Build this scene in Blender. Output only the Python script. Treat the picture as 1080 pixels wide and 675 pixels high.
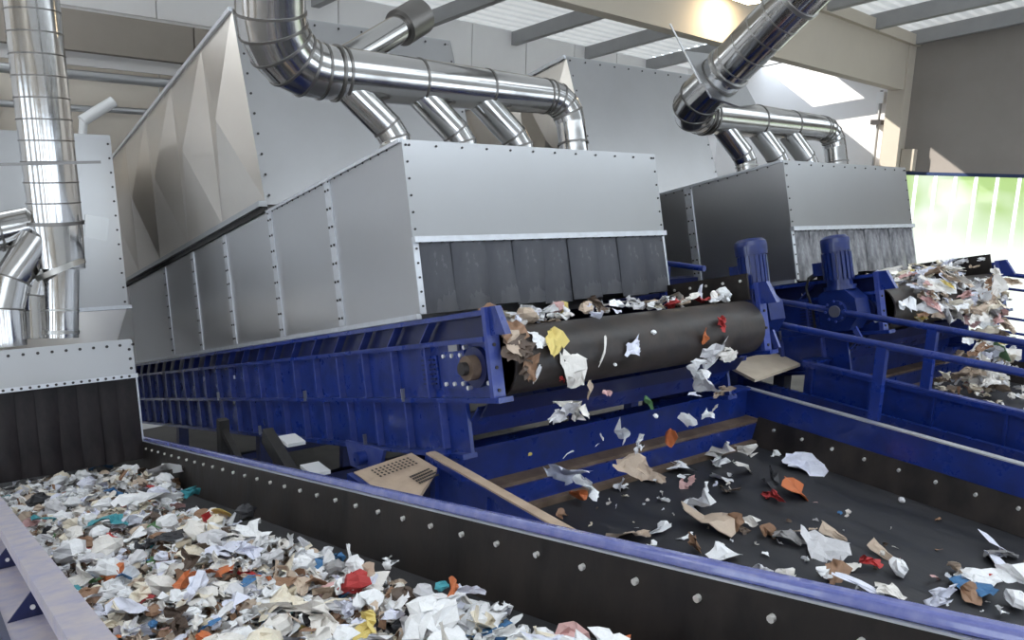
import bpy, math, random
from mathutils import Vector, Matrix

for _o in list(bpy.data.objects): bpy.data.objects.remove(_o)
SC = bpy.context.scene
COL = SC.collection
H = 5.4                                   # eye height above the hall floor
# ------------------------------------------------------------------ camera
FPX, PITCH, ROLL, TH = 841.1, math.radians(10.532), math.radians(2.0), math.radians(37.523)
AL, RHO = math.radians(14.105), math.radians(7.53)   # conveyor incline, hall against conveyors
FW = Vector((math.sin(TH)*math.cos(PITCH), math.cos(TH)*math.cos(PITCH), -math.sin(PITCH)))
_r0 = Vector((math.cos(TH), -math.sin(TH), 0)); _u0 = _r0.cross(FW)
RT = math.cos(ROLL)*_r0 + math.sin(ROLL)*_u0
UP = -math.sin(ROLL)*_r0 + math.cos(ROLL)*_u0
cd = bpy.data.cameras.new('camera'); cam = bpy.data.objects.new('camera', cd); COL.objects.link(cam)
cd.sensor_width = 36; cd.lens = FPX/1080*36; cd.clip_start = .05; cd.clip_end = 300
mw = Matrix((RT, UP, -FW)).transposed().to_4x4(); mw.translation = Vector((0, 0, H)); cam.matrix_world = mw
SC.camera = cam
# ------------------------------------------------------------------ world, sun, exposure
SC.view_settings.view_transform = 'Standard'; SC.view_settings.look = 'None'
SC.view_settings.exposure = 0.5; SC.view_settings.gamma = 1.0; SC.view_settings.use_curve_mapping = False
wo = bpy.data.worlds.new('sky'); SC.world = wo; wo.use_nodes = True
bg = wo.node_tree.nodes['Background']; bg.inputs[0].default_value = (.76, .87, 1.0, 1); bg.inputs[1].default_value = 3.3
sd = bpy.data.lights.new('sun', 'SUN'); so = bpy.data.objects.new('sun', sd); COL.objects.link(so)
sd.energy = 7.0; sd.angle = math.radians(.6); sd.color = (1, .95, .87)
so.rotation_euler = Vector((4.0, -4.2, -3.34)).to_track_quat('-Z', 'Y').to_euler(); so.location = (0, 30, 30)
# ------------------------------------------------------------------ helpers
EU = Vector((0, -math.cos(AL), math.sin(AL))); EV = Vector((1, 0, 0)); EW = Vector((0, math.sin(AL), math.cos(AL)))
O = Vector((0, 0, H))
def UV(u, v, w): return O + EU*u + EV*v + EW*w          # along the inclined belts / across / square to them
def XY(x, y, z): return Vector((x, y, z + H))
RD = Vector((math.cos(RHO), math.sin(RHO), 0)); NB = Vector((-math.sin(RHO), math.cos(RHO), 0))
G0 = Vector((25.04, 13.1, H))
def HALL(a, q, z): return G0 + RD*a + NB*q + Vector((0, 0, z))   # along the girder / towards the back wall / up
def on(px, py, n, c):                                   # point of a plane n.P = c seen at a pixel
    d = FW + RT*((px-540)/FPX) - UP*((py-337.5)/FPX)
    return O + d*(c/d.dot(n))
def dep(p): return (p-O).dot(FW)
def mat(name, col, rough=.5, metal=0., noise=0., nscale=8., col2=None, bump=0., bscale=30., spec=.5, coat=0., rvar=0., stretch=None, trans=0., emit=None, alpha=None):
    m = bpy.data.materials.new(name); m.use_nodes = True; nt = m.node_tree; b = nt.nodes['Principled BSDF']
    b.inputs['Base Color'].default_value = (*col, 1); b.inputs['Roughness'].default_value = rough; b.inputs['Metallic'].default_value = metal
    b.inputs['Specular IOR Level'].default_value = spec; b.inputs['Coat Weight'].default_value = coat
    b.inputs['Transmission Weight'].default_value = trans
    tc = nt.nodes.new('ShaderNodeTexCoord'); src = tc.outputs['Object']
    if stretch:
        mp = nt.nodes.new('ShaderNodeMapping'); mp.inputs['Scale'].default_value = stretch
        nt.links.new(src, mp.inputs[0]); src = mp.outputs[0]
    if noise > 0 or rvar > 0:
        n = nt.nodes.new('ShaderNodeTexNoise'); n.inputs['Scale'].default_value = nscale; n.inputs['Detail'].default_value = 6
        n.inputs['Roughness'].default_value = .6
        nt.links.new(src, n.inputs['Vector'])
        if noise > 0:
            cr = nt.nodes.new('ShaderNodeMapRange'); cr.inputs[1].default_value = .5-.5*(1-noise)-.02 if noise < 1 else .38; cr.inputs[2].default_value = .5+.5*(1-noise)*.5+.1
            cr.inputs[1].default_value = .38; cr.inputs[2].default_value = .68
            cr.inputs[4].default_value = noise
            nt.links.new(n.outputs[0], cr.inputs[0])
            mx = nt.nodes.new('ShaderNodeMix'); mx.data_type = 'RGBA'
            mx.inputs[6].default_value = (*col, 1); mx.inputs[7].default_value = (*(col2 or tuple(c*.5 for c in col)), 1)
            nt.links.new(cr.outputs[0], mx.inputs[0]); nt.links.new(mx.outputs[2], b.inputs['Base Color'])
        if rvar > 0:
            rr = nt.nodes.new('ShaderNodeMapRange'); rr.inputs[1].default_value = .3; rr.inputs[2].default_value = .7
            rr.inputs[3].default_value = max(.02, rough-rvar); rr.inputs[4].default_value = rough+rvar
            nt.links.new(n.outputs[0], rr.inputs[0]); nt.links.new(rr.outputs[0], b.inputs['Roughness'])
    if bump > 0:
        n2 = nt.nodes.new('ShaderNodeTexNoise'); n2.inputs['Scale'].default_value = bscale; n2.inputs['Detail'].default_value = 1.5
        nt.links.new(src, n2.inputs['Vector'])
        bp = nt.nodes.new('ShaderNodeBump'); bp.inputs['Strength'].default_value = bump; bp.inputs['Distance'].default_value = .02
        nt.links.new(n2.outputs[0], bp.inputs['Height']); nt.links.new(bp.outputs[0], b.inputs['Normal'])
    if emit:
        b.inputs['Emission Color'].default_value = (*emit[:3], 1); b.inputs['Emission Strength'].default_value = emit[3]
    return m
M = {}
M['galv'] = mat('galvanised_sheet', (.50, .505, .52), .29, .95, .3, .7, (.43, .425, .42), .05, 1.2)
M['galv_box'] = mat('galvanised_cross_broken', (.76, .71, .65), .30, .92, .3, .7, (.58, .54, .50), .02, 1.2)
M['galv_dark'] = mat('shade_toned_galvanised', (.44, .44, .45), .36, .9, .4, .6, (.34, .33, .32), .05, 1.0)  # box front's dark reflection put into the colour; fittings share the tone
M['strap'] = mat('galvanised_strap', (.68, .70, .74), .42, .8, .4, 12, (.5, .5, .52))
M['duct'] = mat('spiral_duct_steel', (.52, .515, .51), .15, 1., .3, 4, (.50, .49, .48), .03, 10, rvar=.06)
M['ring'] = mat('duct_joint_steel', (.20, .19, .18), .35, .9)
M['ring_l'] = mat('duct_band_steel', (.45, .44, .42), .3, .95)
M['bolt'] = mat('dark_bolt', (.05, .045, .045), .5, .5)
M['rivet'] = mat('bright_bolt', (.85, .83, .80), .35, .5)
M['blue'] = mat('blue_paint', (.010, .030, .205), .32, 0, .6, 5, (.006, .014, .085), .03, 60, coat=.25, rvar=.1)
M['blue_l'] = mat('blue_paint_worn', (.030, .052, .25), .36, 0, .6, 9, (.09, .11, .29), .03, 60, coat=.2)
M['navy'] = mat('navy_paint', (.006, .012, .075), .4, 0, .5, 6, (.01, .012, .04), .03, 60, coat=.15)
M['motor'] = mat('motor_blue_enamel', (.007, .020, .125), .32, 0, .4, 12, (.005, .010, .055), 0, coat=.35)
M['rim'] = mat('worn_blue_rim', (.10, .12, .36), .24, 0, .6, 14, (.22, .23, .45), .02, 60, coat=.8)
M['rim_dusty'] = mat('dusty_rim', (.46, .41, .42), .45, 0, .7, 10, (.26, .26, .42), .03, 60)
M['rubber'] = mat('skirt_rubber', (.010, .008, .008), .55, 0, .75, 5, (.040, .031, .027), .06, 25, rvar=.1, stretch=(1, 1, .5), spec=.3)
M['belt'] = mat('belt_rubber', (.022, .023, .028), .55, 0, .7, 2.5, (.055, .052, .055), .05, 20, rvar=.1, stretch=(2.2, .35, 1))
M['belt_d'] = mat('belt_rubber_dusty', (.020, .016, .015), .5, 0, .8, 6, (.062, .047, .040), .06, 20, rvar=.12)
M['strip'] = mat('curtain_strip', (.055, .057, .068), .26, 0, .7, 4, (.10, .10, .11), .03, 9, rvar=.12, stretch=(1, 1, .35), spec=.5)
M['strip_torn'] = mat('curtain_strip_clear', (.10, .10, .11), .14, 0, .9, 7, (.42, .42, .44), .25, 6, rvar=.1, stretch=(1, 1, .4), spec=.7)
M['strip_d'] = mat('curtain_strip_dirty', (.012, .010, .012), .5, 0, .7, 5, (.045, .036, .038), .03, 9, rvar=.1, stretch=(1, 1, .35), spec=.25)
M['tan'] = mat('dusty_tan_paint', (.50, .38, .28), .6, 0, .7, 7, (.36, .26, .19), .05, 40)
M['brown'] = mat('rusty_brown', (.10, .065, .045), .7, 0, .8, 6, (.20, .14, .10), .08, 30)
M['wood'] = mat('pale_board', (.82, .70, .55), .6, 0, .4, 6, (.55, .42, .30))
M['dark'] = mat('dark_steel', (.015, .014, .014), .6, 0, .6, 6, (.04, .035, .03))
M['concrete'] = mat('pale_concrete', (.72, .65, .56), .85, 0, .5, .8, (.60, .53, .45), .05, 12)
M['concrete_w'] = mat('white_wall_panel', (.82, .80, .79), .8, 0, .4, .7, (.72, .70, .69), .04, 12)
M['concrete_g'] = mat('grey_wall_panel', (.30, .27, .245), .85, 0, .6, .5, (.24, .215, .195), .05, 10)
M['concrete_b'] = mat('brown_grey_beam', (.33, .29, .25), .85, 0, .5, .8, (.26, .23, .20), .05, 12)
M['girder'] = mat('cream_girder', (.52, .46, .38), .8, 0, .4, .6, (.44, .385, .315), .04, 12)
M['purlin'] = mat('grey_purlin', (.34, .34, .34), .6, .2, .4, 2, (.27, .27, .27))
M['roof'] = mat('corrugated_sheet', (.60, .59, .57), .5, .2, .4, 1.5, (.5, .48, .46))
_nt = M['roof'].node_tree; _tr = _nt.nodes.new('ShaderNodeBsdfTranslucent'); _tr.inputs[0].default_value = (.86, .86, .84, 1)
_ms = _nt.nodes.new('ShaderNodeMixShader'); _ms.inputs[0].default_value = .09
_nt.links.new(_nt.nodes['Principled BSDF'].outputs[0], _ms.inputs[1]); _nt.links.new(_tr.outputs[0], _ms.inputs[2]); _nt.links.new(_ms.outputs[0], _nt.nodes['Material Output'].inputs[0])
M['added_skylight'] = M['roof'].copy(); M['added_skylight'].name = 'added_translucent_sheet'; M['added_skylight'].node_tree.nodes['Mix Shader'].inputs[0].default_value = .62  # sheet for strips added to brighten waste, hood fronts and back wall
M['floor'] = mat('concrete_floor', (.16, .15, .14), .8, 0, .7, 1.2, (.09, .085, .08), .05, 12)
M['white'] = mat('white_enamel', (.8, .8, .8), .45)
M['wfroof'] = mat('window_frame_navy', (.02, .04, .11), .4)
# ---- mesh builder
class MB:
    def __init__(s, T=XY): s.v = []; s.f = []; s.sm = []; s.T = T; s.mi = []
    def P(s, p): return s.T(*p) if not isinstance(p, Vector) else p
    def poly(s, pts, smooth=False):
        b = len(s.v); s.v += [s.P(p) for p in pts]; s.f.append(tuple(range(b, b+len(pts)))); s.sm.append(smooth)
    def hexa(s, c):                                     # 8 corners: 4 low, 4 high
        b = len(s.v); s.v += [s.P(p) for p in c]
        for f in ((0, 3, 2, 1), (4, 5, 6, 7), (0, 1, 5, 4), (1, 2, 6, 5), (2, 3, 7, 6), (3, 0, 4, 7)):
            s.f.append(tuple(b+i for i in f)); s.sm.append(False)
    def box(s, a, b):
        (x0, y0, z0), (x1, y1, z1) = a, b
        s.hexa([(x0, y0, z0), (x1, y0, z0), (x1, y1, z0), (x0, y1, z0), (x0, y0, z1), (x1, y0, z1), (x1, y1, z1), (x0, y1, z1)])
    def bar(s, p, q, w, h, up=Vector((0, 0, 1))):       # rectangular bar between two points
        p, q = s.P(p), s.P(q); d = (q-p).normalized(); x = d.cross(up).normalized(); y = x.cross(d)
        c = []
        for e in (p, q):
            for i, j in ((-1, -1), (1, -1), (1, 1), (-1, 1)): c.append(e + x*(i*w/2) + y*(j*h/2))
        s.hexa(c)
    def slab(s, pts, n, t):                             # flat polygon with thickness t along vector n
        a = [s.P(p) for p in pts]; n = n.normalized()*t; b = [p+n for p in a]
        s.poly(a[::-1]); s.poly(b)
        for i in range(len(a)): j = (i+1) % len(a); s.poly([a[i], a[j], b[j], b[i]])
    def cyl(s, p, q, r, r2=None, n=20, caps=True, n0=None, n1=None):
        p, q = s.P(p), s.P(q); r2 = r if r2 is None else r2; d = (q-p).normalized()
        x = d.orthogonal().normalized() if abs(d.z) > .95 else d.cross(Vector((0, 0, 1))).normalized(); y = d.cross(x)
        def ringv(c, rr, nn):
            o = []
            for i in range(n):
                a = 2*math.pi*i/n; k = x*(math.cos(a)*rr) + y*(math.sin(a)*rr)
                if nn is not None: k = k - d*(k.dot(nn)/d.dot(nn))
                o.append(c+k)
            return o
        A, B = ringv(p, r, n0), ringv(q, r2, n1)
        b = len(s.v); s.v += A + B
        for i in range(n):
            j = (i+1) % n; s.f.append((b+i, b+j, b+n+j, b+n+i)); s.sm.append(True)
        if caps: s.poly(A[::-1]); s.poly(B)
    def build(s, name, m, parent=None, **k):
        o = link_mesh(name, s.v, s.f, s.sm, m, parent)
        for a, b in k.items(): o[a] = b
        return o
WL = {}
def link_mesh(name, v, f, sm, m, parent=None):
    lo = Vector([min(p[i] for p in v) for i in range(3)]); hi = Vector([max(p[i] for p in v) for i in range(3)])
    c = Vector(((lo.x+hi.x)/2, (lo.y+hi.y)/2, lo.z))
    me = bpy.data.meshes.new(name); me.from_pydata([p-c for p in v], [], f)
    me.polygons.foreach_set('use_smooth', sm if isinstance(sm, list) else [sm]*len(f))
    if isinstance(m, str): m = M[m]
    me.materials.append(m); me.update()
    o = bpy.data.objects.new(name, me); COL.objects.link(o)
    WL[o.name] = c
    if parent: o.parent = parent; o.location = c - WL[parent.name]
    else: o.location = c
    return o
def tag(o, label, cat, group=None, kind=None):
    o['label'] = label; o['category'] = cat
    if group: o['group'] = group
    if kind: o['kind'] = kind
    return o
def thing(name, loc, label, cat, group=None):
    o = bpy.data.objects.new(name, None); COL.objects.link(o); o.location = loc; WL[o.name] = Vector(loc); o.empty_display_size = .1
    return tag(o, label, cat, group)
def struct(o, label=None):
    o['kind'] = 'structure'
    if label: o['label'] = label
    return o
def lerp(a, b, t): return a + (b-a)*t
# ------------------------------------------------------------------ the hall
def roofz(q): return 4.55 - .13*q if q > -10 else 5.85 + .13*(q+10)
b = MB(); b.box((-34, -24, -H-.2), (30, 26, -H)); struct(b.build('floor', 'floor'), 'dark concrete floor deep below the conveyors')
# roof: trapezoid corrugation running along the girder, slot left open for the sun on the end wall
def roof_part(name, a0, a1, q0, q1, m='roof'):
    b = MB(HALL); prof = []; q = q0; k = 0
    while q < q1:
        prof.append((q, .05 if k % 4 in (1, 2) else 0)); q += .11 if k % 2 else .05; k += 1
    prof.append((q1, 0))
    for (qa, ha), (qb, hb) in zip(prof, prof[1:]):
        b.poly([(a0, qa, roofz(qa)+ha), (a1, qa, roofz(qa)+ha), (a1, qb, roofz(qb)+hb), (a0, qb, roofz(qb)+hb)])
    return b.build(name, m)
ce = roof_part('ceiling', -36, .4, -8.5, 3.2); struct(ce, 'pale corrugated metal roof sheeting over the hall')
for args in ((-22.5, -4.6, 3.2, 6.7), (-36, -22.5, 3.2, 6.7, 'added_skylight'), (-4.6, .4, 4.9, 6.7), (-36, .4, -26, -14.0), (-36, .4, -14.0, -8.5, 'added_skylight')): struct(roof_part('roof_strip', *args)).parent = ce  # unseen translucent strips added as fill light among the plain ones
for ch in ce.children: ch.location = WL[ch.name] - WL['ceiling']; del ch['kind']
# back wall
def wall_piece(name, T, a0, a1, z0, z1, m, parent=None, off=0., th=.25):
    b = MB(T); b.box((a0, off, z0), (a1, off+th, z1)); return b.build(name, m, parent)
QB = 6.45
wb = wall_piece('wall_back', lambda a, q, z: HALL(a, q+QB, z), -36, .3, -H, 3.75, 'concrete_w'); struct(wb, 'pale panelled back wall behind the sorting machines')
TB = lambda a, q, z: HALL(a, q+QB, z)
for i in range(12):
    x0 = -24.2+i*2.0
    b = MB(TB); b.box((x0, -.05, 2.62), (x0+1.97, -.002, 3.7)); b.build('wall_panel', 'concrete_w', wb)
for i in range(6):
    x0 = -24.2+i*2.0
    b = MB(TB); b.box((x0, -.035, -.5), (x0+1.97, -.002, 1.60)); b.build('wall_panel', 'concrete', wb)
for i in range(8):
    x0 = -26.4+i*3.4
    b = MB(TB); b.box((x0, -.30, 1.84), (x0+3.37, -.01, 2.52)); b.build('beam_block', 'concrete_b', wb)
b = MB(TB); b.box((-30, -.12, 1.60), (.2, -.002, 1.74)); b.build('ledge', 'concrete_w', wb)
# right wall: solid above, glazing below
TR = lambda t, q, z: HALL(q, -t, z)                      # t towards the viewer, q out of the hall
wr = wall_piece('wall_right', TR, -6.6, 0, -H, 4.35, 'concrete_w'); struct(wr, 'white end wall beyond the corner column with a sunlit patch')
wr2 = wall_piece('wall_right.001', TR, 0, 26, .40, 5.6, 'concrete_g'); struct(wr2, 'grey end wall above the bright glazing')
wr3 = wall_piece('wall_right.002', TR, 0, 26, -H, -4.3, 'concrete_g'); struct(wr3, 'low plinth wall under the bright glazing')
wn = wall_piece('window_1', TR, .1, 26, .32, .42, 'wfroof', off=-.04, th=.1); struct(wn, 'long band of bright milky glazing with pale ribs, greenish trees outside')
gm = bpy.data.materials.new('milky_glazing'); gm.use_nodes = True; nt = gm.node_tree; pb = nt.nodes['Principled BSDF']
pb.inputs['Base Color'].default_value = (.10, .11, .09, 1); pb.inputs['Roughness'].default_value = .3
tc = nt.nodes.new('ShaderNodeNewGeometry'); nz = nt.nodes.new('ShaderNodeTexNoise'); nz.inputs['Scale'].default_value = .55; nz.inputs['Detail'].default_value = 2
nt.links.new(tc.outputs['Position'], nz.inputs['Vector'])
sx = nt.nodes.new('ShaderNodeSeparateXYZ'); nt.links.new(tc.outputs['Position'], sx.inputs[0])
mr = nt.nodes.new('ShaderNodeMapRange'); mr.inputs[1].default_value = H-1.9; mr.inputs[2].default_value = H-.6; nt.links.new(sx.outputs[2], mr.inputs[0])
mu = nt.nodes.new('ShaderNodeMath'); mu.operation = 'MULTIPLY'; mr2 = nt.nodes.new('ShaderNodeMapRange'); mr2.inputs[1].default_value = .22; mr2.inputs[2].default_value = .52
nt.links.new(nz.outputs[0], mr2.inputs[0]); nt.links.new(mr.outputs[0], mu.inputs[0]); nt.links.new(mr2.outputs[0], mu.inputs[1])
mx = nt.nodes.new('ShaderNodeMix'); mx.data_type = 'RGBA'; mx.inputs[6].default_value = (.93, 1, .93, 1); mx.inputs[7].default_value = (.42, .62, .22, 1)
nt.links.new(mu.outputs[0], mx.inputs[0]); nt.links.new(mx.outputs[2], pb.inputs['Emission Color']); pb.inputs['Emission Strength'].default_value = .80
M['glaze'] = gm
M['rib'] = mat('glazing_rib', (.85, .9, .85), .4, emit=(.95, 1, .97, .70))
for i in range(46):
    t0 = .1 + i*.56
    b = MB(TR); b.box((t0+.045, .06, -4.3), (t0+.515, .10, .34)); b.build('pane', 'glaze', wn)
    b = MB(TR); b.box((t0-.045, .02, -4.3), (t0+.045, .12, .33)); b.build('mullion', 'rib', wn)
# walls behind and to the left of the viewer, with tall open gates
TF = lambda a, q, z: HALL(a, q-26, z)
wf = wall_piece('wall_front', TF, -36, .4, 1.7, 4.2, 'concrete', off=-.25); struct(wf, 'pale front wall above the open gates behind the viewer')
for i in range(6):
    a0 = -36+i*7.05; b = MB(TF); b.box((a0, -.25, -H), (a0+1.6, 0, 1.7)); b.build('pier', 'concrete', wf)
TL = lambda t, q, z: HALL(-36-q, -t, z)
wl = wall_piece('wall_left', TL, -6.6, 26, 1.2, 5.3, 'concrete'); struct(wl, 'pale left wall above its open gates')
for i in range(6):
    a0 = -6.6+i*5.6; b = MB(TL); b.box((a0, 0, -H), (a0+2.4, .25, 1.2)); b.build('pier', 'concrete', wl)
# corner column, girder, rafters
b = MB(TR); b.box((-.28, -.55, -H), (.22, 0, 4.5)); cl = tag(b.build('corner_column', 'girder'), 'cream concrete column where the roof girder meets the end wall', 'column')
cl['kind'] = 'structure'
b = MB(HALL); b.box((-40, -.18, 2.84), (-.02, .18, 4.15)); b.box((-40, -.34, 4.15), (-.02, .34, 4.45))
gd = b.build('roof_girder', 'girder'); struct(tag(gd, 'deep cream concrete girder spanning the hall under the roof', 'girder'))
for i in range(11):
    a = -.35 - 3.05*i
    b = MB(HALL); b.hexa([(a-.12, -10, roofz(-10)-.5), (a+.12, -10, roofz(-10)-.5), (a+.12, 0, roofz(0)-.42), (a-.12, 0, roofz(0)-.42),
                          (a-.12, -10, roofz(-10)-.02), (a+.12, -10, roofz(-10)-.02), (a+.12, 0, roofz(0)-.02), (a-.12, 0, roofz(0)-.02)])
    struct(tag(b.build('roof_purlin', 'purlin'), 'grey roof purlin between the girder and the ridge', 'purlin', 'purlins in front of the girder'))
    a -= 1.2
    b = MB(HALL); b.hexa([(a-.1, 0.4, roofz(.4)-.36), (a+.1, .4, roofz(.4)-.36), (a+.1, 6.4, roofz(6.4)-.36), (a-.1, 6.4, roofz(6.4)-.36),
                          (a-.1, .4, roofz(.4)-.02), (a+.1, .4, roofz(.4)-.02), (a+.1, 6.4, roofz(6.4)-.02), (a-.1, 6.4, roofz(6.4)-.02)])
    struct(tag(b.build('roof_purlin', 'purlin'), 'grey roof purlin between the girder and the back wall', 'purlin', 'purlins behind the girder'))
# services on the walls
def pipe_run(name, pts, r, m, label, cat, n=14):
    t = thing(name, pts[0], label, cat)
    for p, q in zip(pts, pts[1:]):
        b = MB(); b.cyl(p, q, r, n=n); b.build('pipe_length', m, t)
    return t
t = pipe_run('wall_pipe', [TB(-27, -.42, 1.38), TB(-19.6, -.42, 1.42), TB(-12, -.42, 1.46)], .085, 'galv', 'thick grey pipe running along the back wall under the concrete beam', 'pipe')
b = MB(); b.cyl(TB(-19.75, -.42, 1.419), TB(-19.6, -.42, 1.42), .1); b.build('coupling', 'ring_l', t)
t = pipe_run('water_pipe', [TB(-27, -.35, .80), TB(-21.55, -.35, .84), TB(-21.2, -.35, .86), TB(-12, -.35, .88)], .06, 'galv', 'thinner pale pipe along the back wall with a white drop fitting', 'pipe')
b = MB(); b.cyl(TB(-21.2, -.42, 1.0), TB(-21.75, -.42, .62), .10); b.build('drop_fitting', 'white', t)
b = MB(); b.cyl(TB(-21.72, -.42, .66), TB(-21.8, -.42, -.1), .07); b.build('drop_pipe', 'white', t)
b = MB(TB); b.box((-23.3, -.25, .3), (-23.0, -.05, 1.2)); tag(b.build('junction_box', 'white'), 'narrow white box on the back wall beside the tall left duct', 'box')
t = thing('riser_pipe', TR(-.6, -.15, 0.3), 'thin riser pipe with valve beside the corner column', 'pipe')
b = MB(TR); b.cyl((-.62, -.14, .3), (-.62, -.14, 2.9), .045, n=10); b.build('pipe_length', 'purlin', t)
b = MB(TR); b.box((-.80, -.3, 1.85), (-.48, -.05, 2.0)); b.build('valve', 'bolt', t)
b = MB(TR); b.box((-.72, -.25, 2.5), (-.5, -.02, 2.85)); b.build('pipe_clip', 'white', t)
b = MB(TR); b.box((.25, -.3, .45), (.62, -.02, 1.1)); tag(b.build('switch_box', 'girder'), 'small cream switch box at the foot of the corner column', 'box')
# floodlight on the girder
t = thing('flood_lamp', HALL(-11.2, -.9, 3.2), 'rectangular flood lamp hung before the girder, warm glow on the concrete', 'lamp')
b = MB(HALL); b.box((-11.8, -.95, 3.62), (-10.7, -.55, 3.72)); b.build('housing', 'dark', t)
b = MB(HALL); b.box((-11.7, -.9, 3.585), (-10.8, -.6, 3.62)); b.build('diffuser', mat('lamp_glow', (1, .9, .7), .5, emit=(1, .82, .55, 9)), t)
b = MB(HALL); b.bar((-11.25, -.75, 3.72), (-11.25, -.75, 4.6), .05, .05, Vector((1, 0, 0))); b.build('hanger', 'purlin', t)
ld = bpy.data.lights.new('flood_lamp_light', 'AREA'); ld.energy = 60; ld.size = .5; ld.color = (1, .8, .52)
lo = bpy.data.objects.new('flood_lamp_light', ld); COL.objects.link(lo); lo.location = HALL(-11.25, -.75, 3.57); lo.rotation_euler = (math.radians(35), 0, RHO)
# ------------------------------------------------------------------ ducts
def arc(p, d0, d1, r, n):                                # mitred elbow: points from p turning d0 -> d1
    d0 = d0.normalized(); d1 = d1.normalized(); ang = d0.angle(d1); ax = d0.cross(d1).normalized()
    c = p + (d1 - d0*d0.dot(d1)).normalized()*r; out = []
    for i in range(n+1):
        rot = Matrix.Rotation(ang*i/n, 3, ax); out.append(c + rot @ (p-c))
    return out
def run(t, pts, radii, names, m='duct', n=28, rings=(), rr=1.035):
    """a mitred pipe; one part per section, optional joint rings at points"""
    N = len(pts); ds = [(pts[i+1]-pts[i]).normalized() for i in range(N-1)]
    nm = [ds[0]] + [(ds[i]+ds[i+1]).normalized() for i in range(N-2)] + [ds[-1]]
    for i in range(N-1):
        b = MB(); b.cyl(pts[i], pts[i+1], radii[i], radii[i+1], n=n, caps=(i in (0, N-2)), n0=nm[i], n1=nm[i+1])
        b.build(names if isinstance(names, str) else names[i], m, t)
    for k in rings:
        b = MB(); d = nm[k]; b.cyl(pts[k]-d*.009, pts[k]+d*.009, radii[k]*rr, n=n); b.build('joint_ring', 'ring', t)
def band(t, p, d, r, m='ring', hw=.009):
    b = MB(); d = d.normalized(); b.cyl(p-d*hw, p+d*hw, r, n=28); b.build('joint_ring', m, t)
def manifold(dv, uu, label, main, vl=2.80, group=None):
    t = thing('extraction_duct', UV(uu, 3.3+dv, 1.5), label, 'duct', group)
    Wm = 2.16; Q = lambda v, w: UV(uu, v+dv, w)
    secs = [(vl, .205), (3.55, .195), (4.25, .18), (4.92, .162)]
    for (va, ra), (vb, rb) in zip(secs, secs[1:]):
        b = MB(); b.cyl(Q(va, Wm), Q(vb, Wm-.0), ra, rb, n=32, caps=False); b.build('manifold_section', 'duct', t)
        band(t, Q(vb, Wm), EV, rb*1.035)
    band(t, Q(vl, Wm), EV, .222); band(t, Q(vl+.06, Wm), EV, .214)
    pts = [Q(4.92, Wm)] + arc(Q(4.98, Wm), EV, -EW, .24, 4) + [Q(5.22, 1.70), Q(5.22, 1.535)]
    run(t, pts, [.16, .158, .156, .152, .148, .142, .14, .14], 'end_elbow', rings=(1, 2, 3, 4))
    band(t, Q(5.22, 1.72), EW, .152)
    for bv in (3.27, 3.93, 4.56):
        pts = [Q(bv-.42, 2.10), Q(bv-.06, 1.76), Q(bv, 1.66), Q(bv, 1.535)]
        run(t, pts, [.125, .125, .125, .125], 'branch_pipe', rings=(1, 2))
        band(t, Q(bv, 1.60), EW, .134, 'ring_l')
    main(t, Q, Wm, vl)
    return t
def main_b(t, Q, Wm, vl):
    d1 = (EW*.75 + EU*.5 - EV*.12).normalized()
    pts = [Q(vl, Wm)] + arc(Q(2.68, Wm), -EV, d1, .44, 5)
    e = pts[-1]; pts += [e+d1*.30, e+d1*.6, e+d1*.9, e+d1*1.6, e+d1*2.6]
    run(t, pts, [.205, .212, .225, .238, .246, .25, .25, .25, .25, .25, .25, .25][:len(pts)], 'main_duct_section', rings=(1, 2, 3, 4, 5, 6, 7, 8, 9))
    # blanked stub behind the manifold
    p0 = Q(2.92, 2.30)-EU*.30; p1 = Q(3.78, 2.86)-EU*.50; d = (p1-p0).normalized()
    b = MB(); b.cyl(p0, p1, .125, n=26); b.build('stub_pipe', 'duct', t)
    b = MB(); b.cyl(p1-d*.06, p1+d*.26, .165, n=26); b.build('stub_cap', 'ring', t)
    b = MB(); b.cyl(Q(2.86, 2.16), p0, .12, n=20); b.build('stub_neck', 'duct', t)
def main_d(t, Q, Wm, vl):
    d1 = (XY(6.90, 4.70, 1.80) - XY(7.02, 6.02, .86)).normalized()
    pts = [Q(vl, Wm)] + arc(Q(vl-.06, Wm), -EV, d1, .30, 3); e = pts[-1]
    pts += [e+d1*.34, e+d1*.56, e+d1*.78, e+d1*1.0, e+d1*1.22, e+d1*1.44, e+d1*1.66, e+d1*2.2, e+d1*3.4]
    rd = [.205, .205, .215, .225, .23] + [.23]*9
    run(t, pts, rd[:len(pts)], 'main_duct_section', rings=(1, 2, 3, 4, 5))
    for k in range(6, 13): band(t, pts[k], d1, .233, 'ring_l', .008)
    band(t, pts[5]+d1*.12, d1, .25, 'ring_l', .02); band(t, pts[10], d1, .245, 'ring_l', .02)
    # damper flange plate across the duct and its lever
    c = e + d1*.30; x = EV; y = d1.cross(x).normalized()
    b = MB(); b.slab([c+x*-.36+y*.30, c+x*.40+y*.34, c+x*.42+y*-.30, c+x*.1+y*-.36, c+x*-.30+y*-.28], d1, .02); b.build('damper_plate', 'galv', t)
    b = MB(); b.bar(c+x*-.34-y*.1, c+x*-.62+y*.1+EW*.42, .03, .012); b.build('damper_lever', 'white', t)
manifold(0, -5.68, 'polished steel extraction manifold with four branches on the large middle hood', main_b)
manifold(4.72, -5.75, 'polished steel extraction manifold with four branches on the far right hood', main_d, 2.60)
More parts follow.
